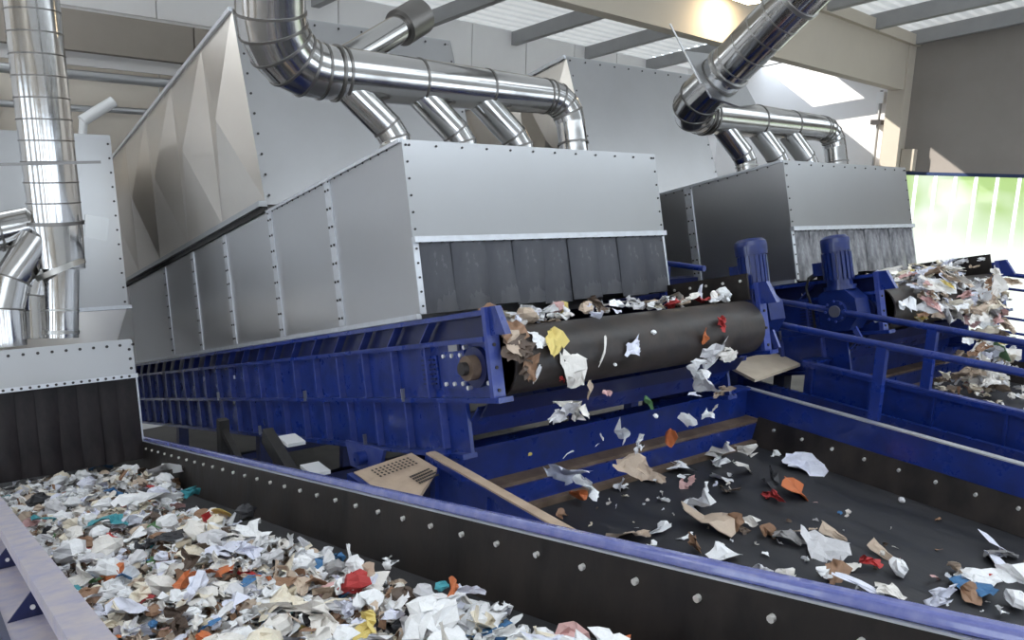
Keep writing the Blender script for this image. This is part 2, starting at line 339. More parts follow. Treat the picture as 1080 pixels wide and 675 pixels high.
# left riser
t = thing('extraction_duct', XY(1.33, 9.9, -2.0), 'tall ringed steel riser duct at the far left above the dusty hood', 'duct')
top = XY(1.20, 10.0, 3.2); bot = XY(1.33, 9.95, -.72)
n = 18; pts = [lerp(top, bot, i/n) for i in range(n+1)]
for i in range(n):
    b = MB(); b.cyl(pts[i], pts[i+1], .262, n=32, caps=(i in (0, n-1))); b.build('riser_section', 'duct', t)
    if i: band(t, pts[i], bot-top, .267, 'ring', .008)
dd = (bot-top).normalized()
band(t, bot, dd, .285, 'ring', .018)
p2 = XY(1.33, 9.85, -1.22); b = MB(); b.cyl(bot, p2, .262, .245, n=32); b.build('elbow_section', 'duct', t)
band(t, p2, (p2-bot)+Vector((.2, 0, 0)), .268, 'ring_l', .03)
p3 = XY(1.27, 9.72, -1.95); b = MB(); b.cyl(p2, p3, .185, .175, n=28); b.build('branch_pipe', 'duct', t)
band(t, lerp(p2, p3, .6), p3-p2, .188, 'ring_l', .01); band(t, lerp(p2, p3, .92), p3-p2, .186, 'ring_l', .02)
q0 = XY(1.15, 9.9, -.9); q1 = XY(.86, 9.8, -1.30); q2 = XY(.78, 9.72, -1.6); q3 = XY(.78, 9.66, -1.98)
run(t, [q0, q1, q2, q3], [.18, .18, .175, .17], 'branch_pipe', rings=(1, 2))
q0 = XY(1.12, 10.1, -.75); q1 = XY(.2, 10.0, -.95)
b = MB(); b.cyl(q0, q1, .20, n=28); b.build('manifold_section', 'duct', t); band(t, lerp(q0, q1, .35), q1-q0, .215)
q0 = XY(1.2, 9.98, -1.05); q1 = XY(1.06, 9.9, -1.5); q2 = XY(1.04, 9.8, -1.95)
run(t, [q0, q1, q2], [.15, .15, .15], 'branch_pipe', rings=(1,))
b = MB(); b.bar(XY(.6, 9.62, -.12), XY(1.75, 9.62, -.05), .03, .03); b.build('tie_rod', 'ring', t)
b = MB(); b.slab([XY(1.60, 9.8, -.62), XY(1.84, 9.8, -.66), XY(1.80, 9.8, -.92), XY(1.58, 9.8, -.86)], Vector((0, 1, 0)), .02); b.build('damper_plate', 'ring_l', t)
# ------------------------------------------------------------------ hoods and settling boxes
def bolts(t, pts, n, r=.0095, name='bolt_row'):           # rows of heads a pixel or two wide
    b = MB()
    for p in pts: b.cyl(p, p+n*.008, r, n=6)
    o = b.build(name, 'bolt', t); o['kind'] = 'stuff'; return o
def hood(V0, V1, dU, label, blabel, group, right_visible, posts, Uend=-15.2, strips=9, sw=None, bright=False):
    u1 = -5.27 + dU; T = lambda u, v, w: UV(u, v, w)
    t = thing('hood', UV(u1, (V0+V1)/2, .2), label, 'hood', group)
    us = [u1] + [p+dU for p in posts] + [Uend+dU]
    # left cheek: one sheet between every two straps
    for k in range(len(us)-1):
        b = MB(); b.slab([UV(us[k], V0, .20), UV(us[k], V0, 1.54), UV(us[k+1], V0, 1.54), UV(us[k+1], V0, .20)], EV, .012)
        b.build('side_panel', 'galv' if k < 3 else 'galv', t)
        b = MB(); b.slab([UV(us[k], V1, .20), UV(us[k], V1, 1.54), UV(us[k+1], V1, 1.54), UV(us[k+1], V1, .20)], EV, -.012)
        b.build('side_panel', 'galv', t)
    pts = []
    for u in us[1:-1]:
        b = MB(T); b.box((u-.055, V0-.014, .21), (u+.055, V0-.001, 1.53)); b.build('strap', 'strap', t)
        for k in range(8):
            for s in (-.03, .03): pts.append(UV(u+s, V0-.015, .28+k*.165))
    bolts(t, pts, -EV, .012)
    b = MB(T); b.box((Uend+dU, V0, 1.53), (u1, V1, 1.545)); b.build('top_sheet', 'galv', t)
    b = MB(T); b.box((-8.2+dU, V0-.02, 1.52), (u1, V0+.03, 1.548)); b.build('edge_angle', 'strap', t)
    b = MB(T); b.box((Uend+dU, V0-.03, .165), (u1, V0+.01, .205)); b.build('bottom_angle', 'strap', t)
    pts = [UV(-8.1+dU+i*.14, V0-.03, 1.50) for i in range(20)]
    bolts(t, pts, -EV)
    # front sheet, flange, corner stiles
    b = MB(); b.slab([UV(u1, V0, .79), UV(u1, V1, .79), UV(u1, V1, 1.54), UV(u1, V0, 1.54)], EU, .015); b.build('front_panel', 'galv', t)
    b = MB(T); b.box((u1+.0, V0, .745), (u1+.05, V1, .79)); b.build('flange', 'strap', t)
    for v0, v1 in ((V0, V0+.05), (V1-.09, V1)):
        b = MB(T); b.box((u1, v0, .20), (u1+.012, v1, .745)); b.build('corner_stile', 'strap', t)
    f = u1+.0155
    pts = [UV(f, V0+.06+i*(V1-V0-.12)/11, 1.50) for i in range(12)] + [UV(f, v, .85+i*.13) for v in (V0+.03, V1-.03) for i in range(6)]
    pts += [UV(u1+.013, v, .26+i*.11) for v in (V0+.025, V1-.05) for i in range(5)]
    bolts(t, pts, EU)
    bolts(t, [UV(u1+.03, V0+.05+i*(V1-V0-.1)/27, .742) for i in range(28)], EU, .010)
    # curtain strips hanging from the flange: each one a bowed sheet
    rnd = random.Random(int(V0*100)); wdt = (V1-V0-.08)/strips
    for k in range(strips):
        va = V0+.03+k*wdt; vb = va+wdt*1.10; vb = min(vb, V1-.03); bow = .02+rnd.random()*.03; tw = rnd.uniform(-.03, .03); bot = .20+rnd.uniform(-.02, .03)
        b = MB(); N = 6; R = 4
        for side in (0, 1):
            base = len(b.v)
            for j in range(R+1):
                w = lerp(.76, bot, j/R)
                for i in range(N+1):
                    s = i/N; b.v.append(UV(u1+.012+(k % 2)*.012 + bow*math.sin(math.pi*s)*(j/R) + tw*(s-.5)*(j/R) - side*.004, lerp(va, vb, s)+tw*.7*(j/R), w))
            for j in range(R):
                for i in range(N):
                    a = base+j*(N+1)+i; q = (a, a+1, a+N+2, a+N+1); b.f.append(q if side else q[::-1]); b.sm.append(True)
        b.build('curtain_strip', 'strip' if V0 < 5 else 'strip_torn', t)
    # ---- settling box on the back half
    t2 = thing('settling_box', UV(-11.5+dU, (V0+V1)/2, 1.56), blabel, 'housing', 'settling boxes on the hoods' )
    e = [-8.22, -9.70, -11.25, -12.80, -14.28, -15.75]; top = [-8.58, -9.78, -11.27, -12.80, -14.28, -15.75]
    for k in range(5):
        a0, a1, c0, c1 = UV(e[k]+dU, V0, 1.66), UV(e[k+1]+dU, V0, 1.66), UV(top[k+1]+dU, V0, 3.86), UV(top[k]+dU, V0, 3.86)
        ctr = (a0+a1+c0+c1)/4 - EV*.15; b = MB()
        for p, q in ((a0, a1), (a1, c0), (c0, c1), (c1, a0)): b.poly([q, p, ctr])
        b.build('cross_broken_panel', 'galv_box', t2)
    b = MB(); b.slab([UV(e[0]+dU, V0, 1.62), UV(e[0]+dU, V1+.05, 1.62), UV(top[0]+dU, V1+.05, 3.86), UV(top[0]+dU, V0, 3.86)], EU, -.012); b.build('front_panel', 'galv_dark', t2)  # darker metal imitates the panel's dark reflection
    b = MB(); b.slab([UV(e[0]+dU, V1+.05, 1.62), UV(e[5]+dU, V1+.05, 1.62), UV(top[5]+dU, V1+.05, 3.86), UV(top[0]+dU, V1+.05, 3.86)], EV, -.012); b.build('side_panel', 'galv', t2)
    b = MB(T); b.box((e[5]+dU, V0, 3.855), (top[0]+dU, V1+.05, 3.87)); b.build('lid', 'galv', t2)
    b = MB(T); b.box((e[5]+dU, V0-.035, 3.83), (top[0]+dU, V0+.0, 3.88)); b.build('edge_angle', 'strap', t2)
    b = MB(T); b.box((e[5]+dU, V0-.07, 1.60), (e[0]+dU, V0+.02, 1.66)); b.build('base_flange', 'galv', t2)
    b = MB(T); b.box((e[5]+dU, V0-.02, 1.545), (e[0]+dU, V0+.02, 1.60)); b.build('base_gasket', 'dark', t2)
    nf = EU; pts = [lerp(UV(e[0]+dU+.001, v, 1.72), UV(top[0]+dU+.001, v, 3.8), i/9) for i in range(10) for v in (V0+.05, V1)]
    pts += [UV(top[0]+dU+.02, V0+.05+i*.3, 3.8) for i in range(10)]
    bolts(t2, pts, nf, .014)
    return t
POSTS = [-6.64, -8.11, -9.67, -11.08, -12.6]
hood(3.08, 5.88, 0, 'large galvanised hood with grey curtain strips over the middle conveyor', 'tall galvanised box with cross-creased side standing on the middle hood', 'extraction hoods over the conveyors', True, POSTS)
hood(7.88, 10.60, .07, 'galvanised hood with torn shiny curtain strips over the far right conveyor', 'tall galvanised box standing on the far right hood', 'extraction hoods over the conveyors', False, POSTS)
# hood of the left conveyor
t = thing('hood', UV(-9.2, 1.1, -.7), 'dusty galvanised hood with dark curtain strips over the left conveyor', 'hood', 'extraction hoods over the conveyors')
T = UV
b = MB(); b.slab([UV(-9.2, .30, .0), UV(-9.2, 1.84, .0), UV(-9.2, 1.84, .33), UV(-9.2, 1.80, .37), UV(-9.2, .30, .37)], EU, .015); b.build('front_panel', 'galv', t)
b = MB(T); b.box((-9.2, .30, -.045), (-9.14, 1.85, .0)); b.build('flange', 'strap', t)
b = MB(T); b.box((-9.2, 1.79, -.80), (-9.185, 1.85, -.045)); b.build('corner_stile', 'strap', t)
b = MB(T); b.box((-15, .30, .355), (-9.2, 1.83, .37)); b.build('top_sheet', 'galv', t)
b = MB(); b.slab([UV(-9.2, 1.84, -.8), UV(-15, 1.84, -.8), UV(-15, 1.84, .36), UV(-9.2, 1.84, .36)], EV, -.012); b.build('side_panel', 'galv', t)
bolts(t, [UV(-9.184, .34+i*.125, .31) for i in range(13)] + [UV(-9.184, 1.80, .06+i*.1) for i in range(3)], EU, .016)
bolts(t, [UV(-9.139, .34+i*.075, -.022) for i in range(20)], EU, .014)
rnd = random.Random(3)
for k in range(8):
    va = .34+k*.185; vb = va+.195; b = MB(); tw = rnd.uniform(-.04, .04); bow = rnd.uniform(.02, .05)
    for side in (0, 1):
        base = len(b.v)
        for j in range(5):
            for i in range(7):
                s = i/6; b.v.append(UV(-9.188+(k % 2)*.014+bow*math.sin(math.pi*s)*j/4+tw*(s-.5)*j/4-side*.004, min(1.84, lerp(va, vb, s)), lerp(-.03, -.90, j/4)))
        for j in range(4):
            for i in range(6):
                a = base+j*7+i; q = (a, a+1, a+8, a+7); b.f.append(q if side else q[::-1]); b.sm.append(True)
    b.build('curtain_strip', 'strip_d', t)
t = thing('settling_box', UV(-13, .9, .4), 'pale galvanised box behind the riser duct at the far left', 'housing', 'settling boxes on the hoods')
b = MB(T); b.slab([UV(-12, -.7, .95), UV(-12, 2.40, .95), UV(-12, 2.40, 3.32), UV(-12, -.7, 3.32)], EU, .015); b.build('front_panel', 'galv', t)
b = MB(T); b.slab([UV(-12, 2.40, .95), UV(-15.2, 2.40, .95), UV(-15.2, 2.40, 3.32), UV(-12, 2.40, 3.32)], EV, -.012); b.build('side_panel', 'galv', t)
b = MB(T); b.box((-15.2, -.7, 3.3), (-12, 2.40, 3.33)); b.build('lid', 'galv', t)
b = MB(T); b.box((-12.1, -.7, .90), (-11.93, 2.43, .95)); b.build('base_flange', 'strap', t)
b = MB(); b.slab([UV(-12, 2.38, .90), UV(-12, -.7, .90), UV(-12.1, -.7, .36), UV(-12.1, 2.20, .36)], EU, -.012); b.build('transition_panel', 'galv_box', t)
b = MB(); b.slab([UV(-12, 2.38, .90), UV(-15, 2.38, .90), UV(-15, 2.20, .30), UV(-12.1, 2.20, .36)], EV, -.012); b.build('transition_panel', 'galv_box', t)
bolts(t, [UV(-11.984, 2.36, 1.0+i*.2) for i in range(12)], EU, .016)
# ------------------------------------------------------------------ inclined conveyors under the hoods
def loop_belt(u0, u1, v0, v1, ud, wd, r, N=18):
    b = MB(UV); pr = [(u0, wd+r)] + [(ud+r*math.sin(math.pi*i/N), wd+r*math.cos(math.pi*i/N)) for i in range(N+1)] + [(u0, wd-r)]
    base = len(b.v)
    for v in (v0, v1):
        for u, w in pr: b.v.append(UV(u, v, w))
    n = len(pr)
    for i in range(n-1): b.f.append((base+i, base+i+1, base+n+i+1, base+n+i)); b.sm.append(True)
    for v in (v0, v1): b.poly([UV(u, v, w) for u, w in (pr if v == v0 else pr[::-1])])
    return b
def conveyor(V0, V1, dU, label, full):
    A, B = V0-.05, V1+.03; U0 = -15.4+dU; E = -4.2+dU
    t = thing('belt_conveyor', UV(E, (V0+V1)/2, -.9), label, 'conveyor', 'conveyors rising under the hoods')
    loop_belt(U0, E, V0+.05, V1-.06, -4.42+dU, -.205, .232).build('belt', 'belt_d', t)
    for s, V in ((1, A), (-1, B)):
        X = lambda u, v, w: UV(u, V + s*v, w)           # v grows inwards
        def bx(name, m, p, q, **k):
            b = MB(X); b.box((p[0], min(p[1], q[1]), p[2]), (q[0], max(p[1], q[1]), q[2])); return b.build(name, m, t)
        bx('top_rail', 'blue', (U0, -.06, .12), (E-.1, .05, .155))
        bx('roller_web', 'navy', (U0, .05, -.02), (E-.1, .07, .12))
        bx('ledge_rail', 'blue', (U0, -.07, -.055), (E-.1, .05, -.02))
        bx('web_plate', 'blue', (U0, .0, -.425), (E-.1, .03, -.055))
        bx('ledge_rail', 'blue', (U0, -.07, -.46), (E, .05, -.425))
        bx('web_plate', 'blue', (U0, .0, -.82), (E-.5, .03, -.46))
        bx('ledge_rail', 'blue', (U0, -.07, -.855), (E-.5, .05, -.82))
        if s == 1 or full:
            k = 0
            while True:
                u = -5.1 - .515*k + dU
                if u < U0: break
                bx('rib', 'blue_l', (u-.012, -.055, -.425), (u+.012, .0, -.055))
                bx('rib', 'blue_l', (u+.13-.012, -.055, -.82), (u+.13+.012, .0, -.46))
                b = MB(X); b.slab([(u-.08, -.04, -.02), (u-.066, -.04, -.02), (u+.094, -.04, .12), (u+.08, -.04, .12)], EV*s, .07); b.build('brace', 'blue_l', t)
                k += 1
        bx('end_plate', 'blue_l', (E-.1, -.06, -.45), (E-.06, .035, .17))
        for k in range(4):
            b = MB(X); b.cyl((E-.06, -.015, -.38+k*.15), (E-.05, -.015, -.38+k*.15), .012, n=8); b.build('bolt', 'bolt', t)
        b = MB(X); b.slab([(E-.06, -.03, -.02), (E+.10, -.03, -.02), (E+.02, -.03, .17), (E-.06, -.03, .17)], EV*s, .05); b.build('end_cheek', 'blue', t)
        bx('mount_plate', 'blue', (E-.72, -.02, -.36), (E-.42, .0, -.10))
        b = MB(X); b.cyl((E-.28, -.04, -.22), (E-.28, .0, -.22), .14, n=24); b.build('bearing_flange', 'navy', t)
        b = MB(X); b.cyl((E-.28, -.11, -.22), (E-.28, -.04, -.22), .085, n=24); br = b.build('bearing_housing', 'brown', t)
        b = MB(X); b.cyl((E-.28, -.15, -.22), (E-.28, -.11, -.22), .045, n=20); b.build('shaft_end', 'bolt', br)
        for i, (du, w) in enumerate(((-.68, -.13), (-.57, -.13), (-.46, -.13), (-.68, -.33), (-.57, -.33), (-.46, -.33), (-.40, -.08), (-.15, -.33), (-.40, -.36))):
            b = MB(X); b.cyl((E+du, -.035, w), (E+du, -.0, w), .016, n=8); b.build('bolt', 'rivet', t)
        if s == 1:
            bx('louvre_panel', 'blue', (E-1.02, -.015, -.36), (E-.80, .0, -.12))
            for k in range(6): bx('louvre', 'navy', (E-1.0, -.03, -.33+k*.035), (E-.82, -.012, -.318+k*.035))
            for k, (u, w) in enumerate(((-1.25, -.40), (-3.2, -.40), (-6.0, -.40), (-2.0, -.78), (-4.6, -.78))):   # lifting hooks on the ledges
                b = MB(X); b.bar((E+u, -.075, w-.05), (E+u, -.075, w+.05), .03, .012, EU); b.build('lug', 'galv_dark', t)
            b = MB(X); b.box((E-.60, -.03, -.10), (E-.48, -.012, -.02)); b.build('tag_plate', 'galv', t)
            b = MB(X); b.box((E-5.6, -.012, -.20), (E-5.5, -.0, -.16)); b.build('sticker', 'white', t)
    # rubber skirt inside the right frame
    for s, V in ((-1, V1-.05),):
        b = MB(UV); b.box((-5.25+dU, V-.01, .03), (E-.12, V+.01, .26)); sk = b.build('skirt', 'rubber', t)
        for i in range(5):
            b = MB(UV); b.cyl((-5.15+dU+i*.19, V-.02, .20), (-5.15+dU+i*.19, V, .20), .013, n=8); b.build('bolt', 'rivet', sk)
    # drum end discs, scraper tray under the drum
    for v in (V0+.06, V1-.06):
        b = MB(UV); b.cyl((-4.42+dU, v-.01, -.205), (-4.42+dU, v+.01, -.205), .215, n=28); b.build('drum_end', 'dark', t)
    b = MB(); b.slab([UV(E-.40, V0-.02, -.50), UV(E-.40, V1, -.50), UV(E-.62, V1, -.70), UV(E-.62, V0-.02, -.70)], EW, -.02); b.build('scraper_tray', 'blue', t)
    b = MB(); b.slab([UV(E-.30, V0, -.47), UV(E-.30, V1, -.47), UV(E-.42, V1, -.58), UV(E-.42, V0, -.58)], EU, .02); b.build('scraper_blade', 'navy', t)
    # trestle legs to the floor
    for u in (-5.6, -9.2, -12.8):
        for v in (A+.1, B-.1):
            p = UV(u+dU, v, -.86); b = MB(); b.bar(p, Vector((p.x, p.y, 0)), .14, .14, Vector((0, 1, 0))); b.build('leg', 'navy', t)
        p, q = UV(u+dU, A+.1, -1.5), UV(u+dU, B-.1, -1.5); b = MB(); b.bar(p, q, .1, .1); b.build('crossbar', 'navy', t)
    return t
conveyor(3.08, 5.88, 0, 'blue ribbed belt conveyor rising under the large middle hood', False)
conveyor(7.88, 10.60, .05, 'blue belt conveyor rising under the far right hood', False)
# ---- gear motors
def gearmotor(u, v, w, label, side, sc=1.0):
    c = lambda du, dv, dw: UV(u+du*sc, v+dv*sc, w+dw*sc)
    t = thing('gear_motor', c(0, 0, -.5), label, 'motor', 'blue gear motors on the drums')
    b = MB(c); b.cyl((0, 0, -.05), (0, 0, .26), .125, n=24); b.build('motor_body', 'motor', t)
    for k in range(20):
        a = 2*math.pi*k/20; ca, sa = math.cos(a), math.sin(a)
        b = MB(); p = c(.128*ca, .128*sa, 0); q = c(.128*ca, .128*sa, .25); b.bar(p, q, .012, .03, (EU*-sa+EV*ca)); b.build('cooling_fin', 'motor', t)
    b = MB(c)
    prof = [(.0, .142), (.08, .145), (.12, .14), (.145, .11), (.15, .06)]
    for (h0, r0), (h1, r1) in zip(prof, prof[1:]): b.cyl((0, 0, .26+h0), (0, 0, .26+h1), r0, r1, n=28, caps=False)
    b.cyl((0, 0, .41), (0, 0, .412), .06, n=16); b.build('fan_cowl', 'motor', t)
    b = MB(c); b.box((-.22, -.06, .06), (-.11, .06, .18)); tb = b.build('terminal_box', 'motor', t)
    b = MB(c); b.cyl((-.22, 0, .08), (-.29, 0, .05), .025, n=10); b.build('cable_gland', 'dark', tb)
    b = MB(c); b.cyl((0, 0, -.09), (0, 0, -.05), .16, n=24); b.build('adapter_flange', 'motor', t)
    # gearbox: chamfered casting with a hub towards the drum
    b = MB(); pr = [(-.16, -.12), (-.10, -.09), (.10, -.09), (.19, -.18), (.20, -.34), (.10, -.46), (-.08, -.46), (-.17, -.36)]
    b.slab([c(a, -.11, h) for a, h in pr], EV, .22*sc); gb = b.build('gearbox', 'motor', t)
    b = MB(c); b.cyl((.01, side*.11, -.28), (.01, side*.17, -.28), .13, n=24); b.build('output_hub', 'blue_l', gb)
    b = MB(c); b.cyl((.01, -side*.11, -.28), (.01, -side*.15, -.28), .11, n=24); b.build('cover', 'motor', gb)
    b = MB(c); b.cyl((.01, -side*.15, -.28), (.01, -side*.165, -.28), .06, n=18); b.build('shaft_cover', 'galv_dark', gb)
    for k in range(8):
        a = 2*math.pi*k/8; b = MB(c); x, z = .01+.092*math.cos(a), -.28+.092*math.sin(a)
        b.cyl((x, -side*.15, z), (x, -side*.163, z), .014, n=6); b.build('bolt', 'blue_l', gb)
    b = MB(c); b.bar((.1, side*-.02, -.44), (.16, 0, -.6), .05, .03, EV); b.build('torque_arm', 'blue_l', t)
    return t
gearmotor(-4.47, 6.13, .17, 'blue gear motor at the right end of the middle drum', -1, 1.0)
gearmotor(-4.52, 7.60, .13, 'blue gear motor between the two railings left of the far drum', 1, 1.12)
b = MB(); c0 = UV(-4.76, 6.13, .24)
for p, q in zip([c0, c0-EW*.1-EU*.05, c0-EW*.3-EU*.02], [c0-EW*.1-EU*.05, c0-EW*.3-EU*.02, c0-EW*.6]): b.cyl(p, q, .013, n=8)
tag(b.build('motor_cable', 'dark'), 'black cable hanging from the motor at the middle drum', 'cable')
b = MB(); c0 = UV(-4.86, 7.60, .20)
for p, q in zip([c0, c0-EW*.12-EU*.05, c0-EW*.35], [c0-EW*.12-EU*.05, c0-EW*.35, c0-EW*.62]): b.cyl(p, q, .013, n=8)
tag(b.build('motor_cable', 'dark'), 'black cable hanging from the motor left of the far drum', 'cable')
# ------------------------------------------------------------------ left conveyor with the waste heap
t = thing('belt_conveyor', UV(-5, 1.1, -1.3), 'foreground inclined belt conveyor carrying the waste heap between blue rims', 'conveyor')
CA = t; Ua, Ub = -13.0, -.2
b = MB(UV); b.box((Ua, .33, -1.13), (Ub, 1.87, -1.10)); b.build('belt', 'belt', t)
RW = lambda u, v, w: UV(u, v, w + (.0105*(-1.2-u) if w > -1.0 else 0))   # the skirt rim falls slightly against the belt
b = MB(RW); b.hexa([(Ua, 1.835, -.80), (Ub, 1.835, -.80), (Ub, 1.90, -.80), (Ua, 1.90, -.80), (Ua, 1.846, -.765), (Ub, 1.846, -.765), (Ub, 1.888, -.765), (Ua, 1.888, -.765)]); rm = b.build('rim', 'rim', t); bv = rm.modifiers.new('round', 'BEVEL'); bv.width = .012; bv.segments = 3
b = MB(RW); b.box((Ua, 1.830, -.808), (Ub, 1.845, -.801)); b.build('clamp_strip', 'strap', t)
b = MB(RW); b.hexa([(Ua, 1.80, -1.105), (Ub, 1.80, -1.105), (Ub, 1.82, -1.105), (Ua, 1.82, -1.105), (Ua, 1.832, -.808), (Ub, 1.832, -.808), (Ub, 1.85, -.808), (Ua, 1.85, -.808)])
sk = b.build('skirt', 'rubber', t)
for i in range(34):
    u = -9.0 + i*.262
    b = MB(RW); b.cyl((u, 1.812, -.875), (u, 1.830, -.873), .0115, n=10); b.build('bolt', 'rivet', sk)
b = MB(UV); b.box((Ua, 1.85, -1.3), (Ub, 1.88, -.80)); b.build('side_plate', 'blue', t)
b = MB(UV); b.box((Ua, .28, -.80), (Ub, .385, -.74)); b.build('rim', 'rim_dusty', t)
b = MB(UV); b.box((Ua, .33, -1.3), (Ub, .36, -.80)); b.build('side_plate', 'rim_dusty', t)
b = MB(UV); b.box((Ua, .19, -.96), (Ub, .33, -.93)); b.build('side_ledge', 'rim_dusty', t)
b = MB(UV); b.box((Ua, .165, -1.25), (Ub, .19, -.92)); b.build('ledge_lip', 'navy', t)
for i in range(12):
    u = -1.5 - i*1.17
    b = MB(); b.slab([UV(u, .335, -.93), UV(u, .20, -.93), UV(u, .315, -.80), UV(u, .335, -.80)], EU, .015); g = b.build('gusset', 'navy', t)
    b = MB(UV); b.cyl((u+.015, .29, -.89), (u+.025, .29, -.89), .010, n=8); b.build('bolt', 'rivet', g)
for u in (-3, -6.5, -10):
    for v in (.38, 1.82):
        p = UV(u, v, -1.28); b = MB(); b.bar(p, Vector((p.x, p.y, 0)), .12, .12, Vector((0, 1, 0))); b.build('leg', 'navy', t)
# ------------------------------------------------------------------ level receiving conveyors under the drums
def receiver(x0, x1, ztop, label, fl, y1=-2.2):
    t = thing('receiving_conveyor', XY((x0+x1)/2, 2, ztop-.6), label, 'conveyor', 'level belts under the drums')
    zb = ztop-.5
    def bx(name, m, p, q, par=None): b = MB(); b.box(p, q); return b.build(name, m, par or t)
    bx('belt', 'belt', (x0+.06, y1, zb-.03), (x1-.03, 4.42, zb))
    bx('back_wall', 'blue', (x0, 4.56, zb-.1), (x1, 4.60, ztop))
    bx('back_flange', 'blue', (x0, 4.52, ztop), (x1, 4.66, ztop+.02))
    bx('back_ledge', 'brown', (x0+.02, 4.42, ztop-.30), (x1, 4.56, ztop-.27))
    bx('back_skirt', 'blue', (x0+.05, 4.40, zb+.03), (x1-.02, 4.42, ztop-.30))
    bx('seal_strip', 'brown', (x0+.05, 4.34, zb+.002), (x1-.04, 4.40, zb+.05))
    bx('left_wall', 'blue', (x0, y1, ztop-.62), (x0+.04, 4.56, ztop))
    bx('left_flange', fl, (x0-.03, y1, ztop), (x0+.045, 4.62, ztop+.022))
    bx('left_flange_lip', 'blue', (x0-.036, y1, ztop-.035), (x0-.026, 4.62, ztop+.01))
    bx('left_foot', 'blue_l', (x0-.12, y1, ztop-.66), (x0+.04, 4.6, ztop-.62))
    for k in range(10):
        y = 4.5 - k*.62; bx('rib', 'blue', (x0-.03, y-.012, ztop-.62), (x0, y+.012, ztop-.035))
    bx('right_wall', 'blue', (x1, y1, ztop-.26), (x1+.04, 4.6, ztop))
    bx('right_flange', 'strap', (x1-.012, y1, ztop), (x1+.06, 4.6, ztop+.012))
    b = MB(); b.hexa([(x1-.10, y1, zb+.003), (x1-.08, y1, zb+.003), (x1-.08, 4.4, zb+.003), (x1-.10, 4.4, zb+.003), (x1-.01, y1, ztop-.24), (x1, y1, ztop-.24), (x1, 4.4, ztop-.24), (x1-.01, 4.4, ztop-.24)])
    sk = b.build('skirt', 'rubber', t)
    for k in range(20):
        y = 4.2-k*.30; b = MB(); b.cyl((x1-.05, y, ztop-.315), (x1-.028, y, ztop-.31), .014, n=8); b.build('bolt', 'rivet', sk)
    for y in (4.4, 1.6, -1):
        for x in (x0+.1, x1-.1): bx('leg', 'navy', (x-.06, y-.06, -H), (x+.06, y+.06, zb-.1))
    return t
receiver(2.85, 6.42, -2.0, 'wide black level belt in a blue trough under the middle drum, sparse scraps', 'tan')
receiver(7.45, 10.95, -1.87, 'black level belt in a blue trough under the far right drum', 'blue_l')
# ---- railings
def railing(name, x, zr, posts, zb, y0, y1, label, r=.033, post=.055, mid=None):
    t = thing(name, XY(x, posts[0], zb), label, 'railing')
    b = MB(); b.cyl(XY(x, y0, zr), XY(x, y1, zr), r, n=16); b.build('rail', 'blue', t)
    for y in posts:
        b = MB(); b.bar(XY(x, y, zb), XY(x, y, zr-.01), post, post*1.6, Vector((0, 1, 0))); b.build('post', 'blue', t)
    if mid:
        for z in mid: b = MB(); b.cyl(XY(x, y0, z), XY(x, y1, z), r*.6, n=12); b.build('mid_rail', 'blue', t)
    return t
railing('safety_railing', 6.52, -1.335, [3.33, .9, -1.2], -1.99, 4.55, -2.2, 'nearer blue pipe railing on the right wall of the wide level belt')
railing('safety_railing', 7.46, -1.275, [3.36, .9, -1.2], -1.85, 5.6, -2.2, 'farther blue pipe railing on the trough under the far drum')
railing('safety_railing', 11.15, -1.07, [4.25, 2.2, .2], -2.0, 4.3, -2.2, 'thin dark blue railing beyond the far waste pile', .028, .04, [-1.25, -1.62, -1.80])
railing('safety_railing', 6.30, -.88, [7.6, 5.6], -1.7, 8.2, 5.1, 'short blue rail behind the middle hood curtain', .03, .05)
# ---- walkway and plates between the troughs
t = thing('walkway', XY(6.95, 3, -2.5), 'narrow brown walkway between the two level belts', 'walkway')
for k in range(9):
    y = 5.6-k*.85; b = MB(); b.box((6.50, y-.83, -2.38), (7.32, y, -2.33)); b.build('floor_plate', 'brown', t)
b = MB(); b.box((7.28, -2.2, -2.34), (7.34, 6.2, -2.16)); b.build('kerb', 'blue', t)
b = MB(); b.box((6.50, -2.2, -2.12), (6.56, 6.2, -2.06)); b.build('kerb', 'dark', t)
for x in (6.6, 7.2):
    b = MB(); b.box((x-.05, 1.5, -H), (x+.05, 1.6, -2.38)); b.build('leg', 'navy', t)
b = MB(); b.slab([XY(6.80, 4.75, -2.03), XY(7.75, 4.85, -2.0), XY(7.9, 5.3, -1.96), XY(7.0, 5.3, -2.0)], Vector((0, 0, 1)), .03); tag(b.build('loose_board', 'wood'), 'pale loose board lying behind the walkway', 'board')
b = MB(); b.slab([XY(8.05, 4.5, -1.84), XY(8.05, 4.85, -1.62), XY(10.4, 4.85, -1.62), XY(10.4, 4.5, -1.84)], Vector((0, 0, 1)), .02); tag(b.build('chute_plate', 'galv'), 'shiny sloping chute plate under the far drum', 'plate')
# support frame in the gap behind the walkway (dark blue posts by the motors)
t = thing('support_frame', XY(6.9, 5.4, -H), 'dark blue support frame behind the two gear motors', 'frame')
for x, y in ((6.75, 5.3), (7.25, 5.3), (6.75, 6.4), (7.25, 6.4)):
    b = MB(); b.bar(XY(x, y, -H), XY(x, y, -1.3), .12, .12, Vector((0, 1, 0))); b.build('post', 'blue', t)
for y in (5.3, 6.4):
    b = MB(); b.bar(XY(6.2, y, -1.3), XY(7.7, y, -1.3), .16, .22); b.build('beam', 'navy', t)
for k in range(2):
    b = MB(); b.bar(XY(6.75+.5*k, 5.3, -1.3), XY(6.75+.5*k, 9, -1.3-.9), .12, .16); b.build('beam', 'navy', t)
